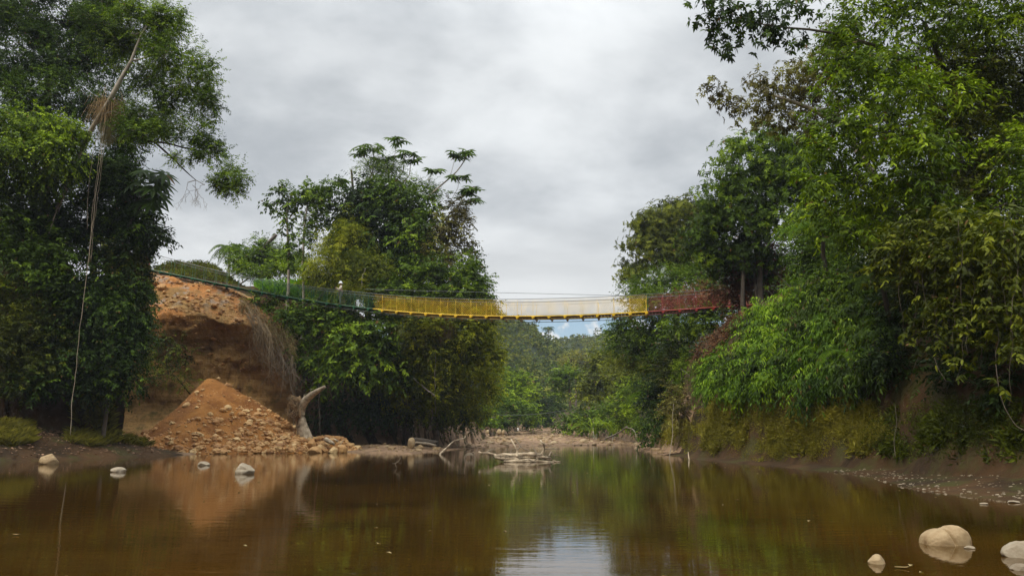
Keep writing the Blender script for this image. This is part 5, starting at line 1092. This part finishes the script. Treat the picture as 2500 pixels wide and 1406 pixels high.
# cane-like plants and a banana in the valley
rc = np.random.default_rng(77)
for lb, px, py, Y, n, L_, mt in (('stand of tall pale cane leaves left of the lime shrub', 1455, 985, 104, 26, 3.2, G_BRIGHT), ('second stand of cane leaves, closer to the right bank', 1495, 975, 99, 22, 3.0, G_BRIGHT), ('dark banana plant with broad leaves in the valley', 1448, 940, 108, 9, 3.4, G_DARK)):
    c = at(px, py, Y); g = float(gz(c[0], c[1])); c[2] = g + (.8 if 'cane' in lb else 2.6); L_ = L_ * (1.7 if 'cane' in lb else 1); e = empty('cane_plant' if 'cane' in lb else 'banana_plant', (c[0], c[1], g)); tag(e, lb, 'plant'); o_ = np.array([c[0], c[1], g]); m_ = MB(); st = MB(); st.tube(np.array([o_ - [0, 0, .2], o_ * .4 + c * .6 , c]), .12, 6)
    for k in range(n):
        az = rc.random() * 6.28; d = np.array([math.cos(az), math.sin(az), 0]); wd = (.10 if 'cane' in lb else .38); b_ = c + rc.normal(size=3) * [.5, .4, .3] * (1 if 'cane' in lb else .3); t = np.linspace(0, 1, 7)
        q = b_ + d * (L_ * .55 * t)[:, None] + UP * (L_ * (t * .8 - .55 * t ** 2.5))[:, None]; s_ = np.array([-math.sin(az), math.cos(az), 0]); ww = wd * np.sin(np.clip(t * .95 + .05, 0, 1) * math.pi) ** .6
        m_.grid(np.stack([q - s_ * ww[:, None], q + UP * .03, q + s_ * ww[:, None]], 1), .4 + .3 * rc.random())
    m_.build('leaves', mt, e, False, o_); st.build('stem', BARK_PALE, e, True, o_)
# forest on the far hills: one mass of crowns
rf_ = np.random.default_rng(88); m_ = MB()
for H, n, sz, x0, x1 in ((HILLS[0], 2600, 2.3, -62, 42), (HILLS[1], 2600, 3.4, -50, 110), (HILLS[2], 900, 7, -190, 320)):
    k0 = H[:-1]; fr = rf_.random((n, 2)); i0 = (fr[:, 0] * (k0.shape[0] - 1.01)).astype(int); j0 = (fr[:, 1] * (k0.shape[1] - 1.01)).astype(int); fa = (fr[:, :1] * (k0.shape[0] - 1.01)) % 1; fb = (fr[:, 1:] * (k0.shape[1] - 1.01)) % 1
    cs = k0[i0, j0] * (1 - fa) * (1 - fb) + k0[i0 + 1, j0] * fa * (1 - fb) + k0[i0, j0 + 1] * (1 - fa) * fb + k0[i0 + 1, j0 + 1] * fa * fb; cs = cs[(cs[:, 0] > x0) & (cs[:, 0] < x1)]
    for c in cs:
        s_ = sz * (.55 + .9 * rf_.random() ** 1.5); tn = np.clip(.62 + rf_.normal() * .26, 0, 1)
        clump(m_, rf_, c + [0, 0, s_ * .35], (s_, s_, s_ * .8), 70, dict(SPEC['far'], L=s_ * .34, W=s_ * .22, tl=s_ * .2), tn)
tag(m_.build('hill_forest', G_FAR, None, False), 'dense forest canopy covering the hills at the end of the valley', 'forest', None, 'stuff')
c = at(1338, 802, 330); e = empty('palm_tree', (c[0], c[1], c[2] - 6)); tag(e, 'tiny palm silhouette on the skyline of the far left hill', 'palm'); o_ = np.array(e.location); m_ = MB(); m_.tube(np.array([o_, c]), .18, 6); m_.build('trunk', BARK, e, True, o_); m_ = MB()
for k in range(12): frond(m_, rp, c, k * 2.4, 3.4, 1.0 - .06 * k, 1.1, 14, .9, .25, .3)
m_.build('crown', G_DARK, e, False, o_)

# ------------------------------------------------------------------ right bank
RB = 'trees on the right bank'
plant('forest_tree', 'rounded olive tree standing beyond the right end of the bridge', 'tree', [(1620, 530, 74, 50, 34, .45), (1590, 560, 74, 48, 34, .45), (1660, 550, 74, 46, 40, .4), (1560, 590, 74, 40, 26, .45), (1600, 620, 73, 60, 34, .4), (1560, 650, 73, 46, 24, .4), (1660, 620, 73, 44, 40, .35), (1690, 510, 75, 40, 26, .4), (1545, 680, 72, 34, 20, .45), (1640, 505, 75, 30, 16, .5), (1620, 580, 74, 60, 50, .4), (1700, 570, 74, 50, 50, .35), (1580, 540, 74, 34, 24, .45), (1690, 640, 73, 50, 40, .35), (1710, 540, 74, 30, 40, .4)],
      'whorl', G_OLIVE, 2.6, [(1650, 760, 74, .3), (1645, 660, 74, .24), (1625, 560, 74, .12)], BARK, RB, scale=1.2)
plant('forest_tree', 'bright green shrubby tree behind the yellow and red netting', 'tree', [(1640, 690, 66, 50, 30, .5), (1590, 700, 66, 44, 24, .45), (1700, 690, 66, 44, 30, .45), (1570, 735, 64, 44, 20, .5), (1750, 690, 66, 34, 30, .4), (1620, 740, 63, 50, 26, .4), (1690, 740, 62, 50, 30, .4), (1760, 735, 62, 50, 34, .35), (1820, 730, 60, 50, 40, .3), (1560, 700, 66, 30, 26, .5)], 'feather', G_MID, 3.0, None, BARK, RB, scale=1.5)
plant('forest_tree', 'dark mid-size tree with two lobes standing left of the huge right tree', 'tree', [(1810, 370, 48, 60, 36, .5), (1860, 400, 48, 80, 50, .35), (1780, 440, 48, 60, 40, .4), (1920, 430, 48, 70, 60, .25), (1760, 480, 48, 54, 36, .5), (1830, 500, 48, 70, 50, .2), (1900, 530, 48, 70, 60, .15), (1780, 560, 48.5, 60, 50, .2), (1840, 600, 48.5, 60, 50, .15), (1940, 350, 49, 60, 40, .3), (1960, 480, 48, 60, 60, .2), (1720, 590, 50, 50, 50, .3), (1740, 640, 50, 44, 34, .4), (1740, 540, 49, 40, 40, .35), (1870, 330, 48.5, 50, 26, .45), (1960, 400, 48, 60, 50, .25), (1990, 560, 48, 50, 60, .2), (1800, 640, 50, 60, 40, .15), (1880, 660, 50, 50, 50, .15)],
      'whorl', G_MID, 2.3, [(1860, 800, 49, .2), (1850, 680, 49, .17), (1850, 520, 48.5, .12), (1855, 400, 48.3, .06)], BARK_DARK, RB)
plant('forest_tree', 'dense green tree filling the gap between the two-lobed dark tree and the vine curtain', 'tree', [(2000, 560, 38, 70, 50, .4), (2070, 600, 36, 70, 50, .35), (1980, 620, 38, 60, 40, .35), (2120, 560, 35, 70, 60, .3), (2180, 620, 33, 70, 60, .25), (2030, 680, 34, 70, 40, .3), (2120, 680, 32, 70, 44, .3), (2050, 520, 38, 60, 40, .45), (1950, 560, 40, 40, 40, .3)],
      'small', G_MID, 1.7, [(2060, 800, 38, .18), (2070, 650, 37, .14), (2060, 560, 37, .07)], BARK_DARK, RB, twigs=.04)
plant('overhanging_tree', 'tree whose dark leafy branch juts furthest left along the top of the picture', 'tree', [(1740, 20, 24, 40, 30, .2), (1720, 80, 24, 26, 30, .2), (1780, 60, 24, 50, 34, .2), (1830, 30, 24, 46, 34, .22), (1800, 110, 24, 40, 22, .2), (1880, 60, 24, 50, 26, .22), (1900, 20, 24, 50, 26, .25), (1960, 15, 24, 50, 24, .3), (1940, 95, 24, 44, 16, .22), (1760, -40, 24, 80, 40, .25), (1860, 100, 24, 46, 12, .22)],
      'nearw', G_DARK, 1.05, [(2440, 900, 28, .16), (2330, 330, 27.5, .12), (2170, 120, 26, .07), (2020, 75, 24.6, .045), (1860, 60, 24, .025)], BARK, RB, twigs=.10)
plant('reddish_tree', 'tree with reddish-brown leaves and pale crooked limbs left of the huge right tree', 'tree', [(1900, 200, 33, 60, 34, .45), (1960, 170, 33, 60, 34, .5), (1850, 230, 33, 36, 34, .45), (1880, 270, 33, 44, 34, .5), (1830, 280, 33, 30, 30, .5), (1960, 240, 33.5, 36, 40, .45), (1740, 215, 33, 26, 22, .25), (1765, 245, 33, 24, 26, .3), (1790, 270, 33, 22, 26, .3), (1720, 240, 33, 12, 14, .25), (2010, 200, 33.5, 40, 50, .4), (2050, 150, 33.5, 50, 50, .45), (1920, 300, 33.5, 50, 26, .45), (1980, 310, 33.5, 50, 34, .4), (2040, 270, 33.5, 50, 44, .4), (2050, 90, 33.5, 44, 36, .45), (1930, 235, 33, 50, 34, .6)],
      'whorl', G_BROWN, 1.05, [(2240, 800, 32, .26), (2180, 500, 33, .22), (2060, 300, 33, .14), (1960, 245, 33, .09), (1880, 220, 33, .05)], BARK_PALE, RB, twigs=.08, scale=.75)
big = [(x, -55, 24.5, 90, 60, .5) for x in (2120, 2260, 2400, 2540)]
rz = np.random.default_rng(101)
keep = lambda x, y: x < 2270 or y < 130 or (x, y) in ((2470, 400), (2450, 330), (2330, 220), (2550, 480), (2340, 560))
for (px, py, rx, ry, tn) in ((2020, 380, 50, 40, .5), (1990, 440, 44, 34, .5), (2000, 510, 44, 34, .5), (1985, 345, 40, 30, .4), (2060, 560, 60, 40, .4), (2100, 60, 80, 50, .6), (2200, 40, 90, 60, .65), (2320, 50, 90, 60, .6), (2440, 60, 80, 70, .55), (2060, 140, 70, 50, .6), (2150, 150, 90, 60, .55), (2280, 160, 100, 60, .35), (2420, 180, 90, 70, .25), (2080, 230, 80, 50, .5), (2190, 250, 90, 60, .55), (2310, 270, 90, 60, .5), (2430, 280, 80, 60, .45),
                             (2050, 310, 60, 50, .5), (2150, 330, 90, 50, .75), (2260, 350, 90, 50, .65), (2380, 360, 90, 60, .55), (2470, 400, 60, 80, .55), (2040, 400, 70, 50, .5), (2140, 430, 90, 50, .6), (2260, 450, 90, 55, .45), (2370, 460, 80, 60, .5), (2030, 470, 60, 40, .55), (2120, 500, 80, 40, .55), (2230, 540, 90, 50, .4), (2340, 560, 90, 60, .35), (2460, 520, 60, 70, .3), (2560, 200, 80, 200, .4), (2550, 480, 60, 120, .35), (2210, 210, 60, 40, .75), (2330, 220, 70, 40, .7), (2450, 330, 50, 50, .75)):
    if keep(px, py): big.append((px, py, 24.5 + rz.normal() * .8, rx, ry, tn))
plant('huge_tree', 'huge leafy tree with fresh yellow-green leaves filling the upper right of the picture', 'tree', big, 'near', G_BRIGHT, 1.3, [(2420, 900, 27.5, .28), (2400, 500, 27.5, .22), (2330, 250, 27, .15), (2250, 60, 26, .07)], BARK_DARK, RB, twigs=.10)
plant('forest_tree', 'shaded olive-brown tree behind the huge right tree', 'tree', [(2100, 120, 30, 110, 90, .35), (2300, 130, 30, 130, 100, .3), (2450, 200, 29, 110, 120, .3), (2150, 320, 30, 110, 90, .35), (2350, 380, 30, 130, 100, .3), (2100, 480, 30, 90, 70, .4), (2250, 520, 30, 120, 80, .3), (2430, 560, 29, 110, 100, .25), (2560, 300, 30, 100, 300, .3), (2320, 170, 26, 90, 60, .4), (2420, 180, 26, 80, 60, .35), (2320, 280, 26, 90, 60, .45), (2430, 270, 26, 70, 60, .4), (2360, 380, 26, 90, 60, .45), (2300, 460, 26, 80, 50, .5), (2400, 480, 26, 80, 60, .4), (2240, 540, 26.5, 80, 50, .45), (2450, 570, 26, 80, 60, .35), (2340, 560, 26.5, 80, 50, .4), (2500, 200, 26, 60, 90, .3)],
      'small', G_OLIVE, 1.5, [(2280, 850, 31, .3), (2280, 500, 31, .25), (2270, 200, 30.5, .15)], BARK_DARK, RB, twigs=.10)
plant('reddish_tree', 'dense tree with rust-brown leaves right behind the red end of the bridge', 'tree', [(1780, 660, 51, 50, 50, .3), (1830, 640, 51, 60, 60, .25), (1860, 690, 51, 50, 44, .3), (1800, 710, 51.5, 50, 30, .4), (1880, 640, 51, 34, 60, .25), (1730, 720, 57, 60, 20, .5), (1660, 730, 58.5, 44, 14, .5)], 'small', G_RUST, 1.8, [(1818, 800, 51, .15), (1815, 700, 51, .13), (1818, 600, 51, .10)], BARK, RB, scale=1.2, twigs=.08)
wood('thin_tree', 'bare brown trunk standing in front of the red end of the bridge', 'tree trunk', [(1812, 790, 48.5), (1813, 720, 48.6), (1815, 660, 48.8), (1820, 560, 49)], [.15, .13, .11, .09], BARK_DARK, 8)
wood('thin_tree', 'thinner dark trunk just right of the bare brown one by the bridge end', 'tree trunk', [(1848, 780, 49), (1846, 720, 49), (1842, 640, 49.2), (1846, 560, 49.4)], [.10, .09, .08, .06], BARK_DARK, 7)
# slope of feathery bushes
def Yb(px, py):
    y0 = np.interp(px, [1560, 1600, 1700, 1900, 2120, 2300, 2500], [70, 56, 41.5, 33.5, 26.5, 22, 19.3]); return float(y0 + (1000 - py) / 300 * 7.5 * y0 / 34)
def fern_cl(lst, dx=0): return [(x, y, (14 if x > 2140 else 20, 75, .8), rx, ry, tn) for x, y, rx, ry, tn in lst]
FB = 'feathery bushes on the right slope'
for lb, cl, mt, spc, la in (
    ('bright feathery bush at the top of the right slope by the bridge end', [(1890, 720, 44, 26, .65), (1920, 750, 50, 32, .6), (1860, 760, 34, 28, .65), (1960, 720, 40, 34, .5), (1880, 800, 44, 32, .6)], G_FERN, 'droop', 2.6),
    ('feathery green bush in the middle of the right slope', [(1830, 850, 44, 34, .55), (1890, 860, 48, 36, .55), (1950, 820, 54, 38, .5), (1850, 910, 46, 36, .45), (1920, 910, 52, 36, .45)], G_FERN, 'droop', 2.6),
    ('low feathery bush with drooping tips just above the mossy ledge', [(1780, 930, 44, 34, .5), (1820, 955, 44, 26, .35), (1740, 945, 36, 30, .5), (1880, 950, 46, 26, .35), (1760, 890, 40, 34, .55)], G_FERN, 'droop', 2.6),
    ('deep green bush right of the middle of the right slope', [(1990, 880, 50, 44, .4), (2050, 860, 44, 40, .4), (1980, 950, 50, 30, .3), (2030, 930, 46, 34, .3), (2040, 800, 50, 40, .35)], G_FERN, 'droop', 2.6),
    ('shaded green bush under the tree fern fronds', [(2000, 740, 50, 44, .4), (2080, 740, 50, 44, .3), (2110, 820, 44, 44, .25), (2100, 900, 44, 40, .25), (2060, 680, 50, 40, .35), (2140, 700, 50, 44, .25)], G_MID, 'droop', 3.0),
    ('lighter bush at the left shoulder of the right slope, beside the dry patch', [(1690, 870, 26, 30, .6), (1670, 910, 24, 30, .55), (1710, 920, 26, 30, .5), (1660, 950, 24, 24, .5)], G_BRIGHT, 'small', 2.8),
    ('bright round bush on the crest right of the bridge end', [(1950, 660, 46, 34, .55), (2000, 630, 44, 34, .45), (1930, 690, 40, 24, .6), (2040, 610, 40, 34, .4)], G_FERN, 'droop', 2.8)):
    plant('feathery_bush', lb, 'bush', fern_cl(cl), spc, mt, la, None, BARK_DARK, FB, part='foliage', stem='stem', scale=.82, tr=.8)
plant('feathery_bush', 'continuous dark undergrowth between and behind the brighter bushes of the right slope', 'bush', fern_cl([(1860, 735, 44, 30, .35), (1910, 690, 44, 30, .35), (1975, 675, 50, 34, .3), (2040, 660, 50, 40, .3), (2050, 740, 50, 40, .25), (1990, 790, 50, 40, .3), (2100, 770, 50, 40, .2), (2150, 830, 50, 44, .2), (2090, 910, 50, 34, .2), (2150, 890, 50, 40, .2), (1940, 860, 50, 40, .3), (1860, 900, 50, 40, .3), (1800, 900, 44, 40, .3), (1840, 800, 40, 34, .35), (2120, 690, 60, 50, .2), (2180, 640, 60, 60, .15)]), 'droop', G_MID, 2.4, None, BARK_DARK, FB, part='foliage', stem='stem', scale=.85, tr=.8)
plant('dry_bush', 'patch of dead rust-brown brush on the slope below the bridge end', 'dead brush', fern_cl([(1800, 800, 26, 26, .5), (1770, 830, 30, 26, .55), (1740, 850, 26, 24, .5), (1720, 880, 22, 24, .5), (1815, 775, 16, 20, .5)]), 'small', G_RUST, 2.2, None, BARK, part='foliage', stem='stem', twigs=.15)
for lb, cl, mt, spc, la in (
    ('dark leafy shrub below the yellow and red netting', [(1530, 800, 68, 44, 24, .4), (1600, 800, 66, 54, 30, .35), (1680, 790, 60, 50, 30, .35), (1560, 840, 68, 50, 32, .4), (1640, 850, 62, 44, 36, .35), (1500, 820, 70, 24, 24, .4), (1740, 780, 56, 44, 24, .4)], G_MID, 'mid', 2.8),
    ('olive tangled shrub in the middle of the slope under the bridge', [(1560, 890, 70, 40, 30, .45), (1600, 900, 66, 36, 34, .45), (1520, 870, 74, 34, 26, .5), (1640, 900, 58, 30, 34, .4)], G_OLIVE, 'small', 2.8),
    ('dark glossy shrub at the left end of the right bank', [(1590, 980, 62, 26, 36, .3), (1600, 930, 62, 30, 30, .3), (1610, 1020, 58, 22, 30, .25), (1585, 1050, 60, 18, 22, .3), (1580, 1080, 62, 16, 12, .35)], G_DARK, 'mid', 2.6),
    ('brown creeper hanging at the left corner of the right bank', [(1640, 960, 50, 24, 30, .4), (1660, 1000, 47, 26, 24, .4), (1630, 1010, 50, 20, 24, .4)], G_BROWN, 'small', 1.8)):
    plant('bank_shrub', lb, 'shrub', cl, spc, mt, la, None, BARK, part='foliage', stem='stem', group='shrubs under the right end of the bridge')
# dark growth deep under the right trees
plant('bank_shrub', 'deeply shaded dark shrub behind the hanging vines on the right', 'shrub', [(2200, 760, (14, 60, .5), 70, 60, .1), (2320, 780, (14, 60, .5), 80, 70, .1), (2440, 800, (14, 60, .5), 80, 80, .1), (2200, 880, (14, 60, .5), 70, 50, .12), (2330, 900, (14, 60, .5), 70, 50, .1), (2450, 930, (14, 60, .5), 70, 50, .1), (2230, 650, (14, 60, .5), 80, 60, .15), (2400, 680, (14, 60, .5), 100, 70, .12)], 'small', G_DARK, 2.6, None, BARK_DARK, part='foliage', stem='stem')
# tree ferns
rfn = np.random.default_rng(111)
for lb, px, py, Y, L_, azs, mt in (('tree fern with two long fronds hanging over the right bank', 2075, 870, 28.5, 1.7, (-.3, -2.7, -1.5, .4, 3.4, -2.0, -1.0), G_FERN), ('tree fern whose pale fronds arch against the sky left of the huge tree', 2000, 560, 34, 2.6, (3.3, 2.9, -2.6, -2.0, .2, -.6, 3.7, -1.3), G_FERN), ('small fern beside the left corner of the right bank', 1590, 965, 66, 2.6, (3.4, -2.6, 3.0, -2.0, .3, -1.0), G_FERN), ('shaded tree fern among the vines on the right', 2150, 690, 27.5, 1.9, (3.5, -2.5, -1.8, -.8, 0, -3.0), G_MID)):
    c = at(px, py, Y); g = float(gz(c[0] + .8, c[1])); e = empty('tree_fern', (c[0] + .5, c[1] + .3, min(g, c[2]))); tag(e, lb, 'fern'); o_ = np.array(e.location); st = MB(); st.tube(curve(o_ - [0, 0, .2], c, rfn, .0, .03), .09, 7); m_ = MB()
    for az in azs: frond(m_, rfn, c, az + rfn.normal() * .12, L_ * (.85 + .3 * rfn.random()), .45 + .15 * rfn.random(), .85, 44, L_ * .17, L_ * .013, .5, None, .016)
    st.build('trunk', BARK_DARK, e, True, o_); m_.build('fronds', mt, e, False, o_)
# curtain of hanging vines, each strand a plant of its own
rv = np.random.default_rng(122)
WH = ['beside the tree fern', 'near the dark hollow', 'over the muddy shore', 'near the right edge']
vines = [(2185, 560, 700, 22), (2215, 540, 840, 21.5), (2250, 560, 800, 21), (2275, 600, 870, 20.5), (2300, 560, 790, 21), (2325, 620, 900, 20), (2350, 540, 860, 19.5), (2375, 600, 930, 19.5), (2400, 560, 820, 19), (2425, 580, 960, 18.5), (2450, 540, 880, 18.5), (2480, 560, 990, 18), (2230, 620, 900, 21.5), (2340, 640, 800, 20.5), (2410, 640, 880, 19.5), (2465, 620, 820, 19), (2290, 640, 720, 21.5), (2150, 600, 690, 22.5), (2500, 600, 900, 18.2), (2365, 560, 760, 20.5)]
ADJ = ['leftmost', 'second', 'third', 'fourth', 'fifth', 'sixth', 'seventh', 'eighth', 'ninth', 'tenth', 'eleventh', 'twelfth', 'thirteenth', 'fourteenth', 'fifteenth', 'sixteenth', 'seventeenth', 'eighteenth', 'nineteenth', 'rightmost']
vines.sort()
for i, (px, y0, y1, Y) in enumerate(vines):
    t = np.linspace(0, 1, 16); pxs = px + np.cumsum(rv.normal(size=16) * 4.5) - 3 * t; P = at(pxs, y0 + (y1 - y0) * t, Y + .15 * rv.normal(size=16).cumsum() * .3)
    e = empty('hanging_vine', P[0]); L_ = 'long' if y1 > 880 else 'short' if y1 < 780 else 'mid-length'
    tag(e, '%s leafy vine hanging below the huge right tree, %s counted from the left' % (L_, ADJ[i]), 'vine', 'vines hanging on the right'); m_ = MB(); m_.tube(P, np.linspace(.007, .004, 16), 4, cap=False); m_.build('stem', BARK, e, True, P[0]); m_ = MB()
    for k in range(3, 15): 
        if rv.random() < .75: clump(m_, rv, P[k], (.16, .16, .2), rv.integers(12, 36), dict(SPEC['near'], tl=.2, L=.15, W=.068), .42 + .2 * rv.random())
    clump(m_, rv, P[0], (.4, .4, .3), 160, SPEC['near'], .45); m_.build('foliage', G_OLIVE, e, False, P[0])
plant('vine_mass', 'thick mat of small-leaved vines from which the curtain on the right hangs', 'vine', [(2200, 620, 22, 70, 50, .4), (2290, 600, 21.5, 80, 60, .45), (2380, 610, 20.5, 80, 70, .45), (2460, 600, 19.5, 70, 80, .4), (2300, 700, 21.5, 70, 60, .35), (2390, 720, 20.5, 70, 70, .4), (2470, 730, 19.5, 60, 70, .35), (2210, 700, 22.5, 50, 50, .3), (2310, 790, 21, 44, 34, .45), (2440, 820, 19.8, 50, 40, .3), (2540, 650, 19, 60, 150, .35)],
      'near', G_OLIVE, 1.05, [(2420, 860, 22, .06), (2410, 720, 21.4, .05), (2400, 620, 21, .04)], BARK_DARK, part='foliage', stem='stem', twigs=.10)
for k, (lb, pts, r_) in enumerate((('bare curling vine stem hanging at the right edge above the shore', [(2430, 880, 18.6), (2440, 960, 18.4), (2455, 1000, 18.2), (2480, 1040, 18), (2510, 1055, 17.8)], .010), ('thin bare root hanging down the dark bank on the right', [(2185, 985, 24.5), (2190, 1035, 24.3), (2182, 1075, 24), (2186, 1115, 23.6)], .008), ('looping bare vine below the curtain, right of the fern', [(2300, 880, 20.4), (2280, 870, 20.4), (2290, 900, 20.3), (2310, 930, 20.2)], .009))):
    P = np.array([at(*p) for p in pts]); s = np.linspace(0, 1, len(P)); t = np.linspace(0, 1, 24); Q = np.stack([np.interp(t, s, P[:, j]) for j in range(3)], 1)
    for _ in range(3): Q[1:-1] = (Q[:-2] + 2 * Q[1:-1] + Q[2:]) / 4
    m_ = MB(); m_.tube(Q, r_ * .8, 5); tag(m_.build('bare_vine', BARK, None, True, Q[0]), lb, 'vine')
# mossy ledge at the water line
patch('grass', 'yellow-green mossy grass covering the ledge along the right bank', 'grass', [(1590, 1050), (1650, 1000), (1700, 1010), (1760, 985), (1850, 1000), (1930, 975), (2000, 995), (2080, 985), (2150, 1020), (2120, 1050), (2190, 1075), (2110, 1095), (2140, 1120), (2000, 1130), (1850, 1125), (1700, 1105), (1610, 1090)], 34000, .115, .026, G_GRASS, 1.0, .62, 9, (22, 66), out=(-.8, -.45, .35))
patch('moss', 'sparse dull moss and herbs on the dark bank under the vines', 'moss', [(2110, 1030), (2250, 1000), (2500, 1010), (2500, 1130), (2300, 1140), (2120, 1110)], 5000, .12, .030, G_OLIVE, 1.0, .3, 10, (15, 32), out=(-.8, -.3, .3))

# air between here and the hills
hz_ = MB(); hz_.box((0, 800, 118), (3600, 2100, 244)); hzm = bpy.data.materials.new('haze_air'); hzm.use_nodes = True; ht = hzm.node_tree; ht.nodes.clear()
hv = ht.nodes.new('ShaderNodeVolumePrincipled'); hv.inputs['Color'].default_value = (.80, .88, 1.0, 1); hv.inputs['Density'].default_value = 0.00022; ho = ht.nodes.new('ShaderNodeOutputMaterial'); ht.links.new(hv.outputs[0], ho.inputs['Volume'])
tag(hz_.build('haze', hzm), 'thin pale haze in the valley air', 'haze', None, 'stuff')

r = np.random.default_rng(140); n = 140; X = r.uniform(-14, 9, n); Y = 5 + 38 * r.random(n) ** 1.5; d1, _, _ = poly_dist(X, Y, WL); k = d1 < -.2; X, Y = X[k], Y[k]; n = len(X)
m_ = MB(); leaf_block(m_, np.stack([X, Y, np.full(n, .006)], 1), np.concatenate([r.normal(size=(n, 2)), np.zeros((n, 1))], 1), np.repeat([UP], n, 0) + r.normal(size=(n, 3)) * .08, .05 + .08 * r.random(n), .02 + .04 * r.random(n), r.random(n))
tag(m_.build('floating_leaves', G_STRAW), 'small dry leaves and flecks drifting on the brown water', 'leaves', None, 'stuff')
for lb, px, py, L_ in (('pale dead leaf floating beside the small pointed stone in the foreground', 2200, 1385, .13), ('dry bleached chip floating at the lower left of the river', 40, 1305, .10)):
    c = ground_at(px, py, .008); m_ = MB(); t = np.linspace(0, 1, 7); wv = .028 * np.sin(t * math.pi) ** .7; q = c + np.stack([(t - .5) * L_, .02 * np.sin(t * 5), .006 + .02 * (t - .4) ** 2], 1); m_.grid(np.stack([q - [0, 1, 0] * wv[:, None], q + UP * .004, q + [0, 1, 0] * wv[:, None]], 1)); tag(m_.build('floating_leaf', G_STRAW, None, True, c), lb, 'leaf')
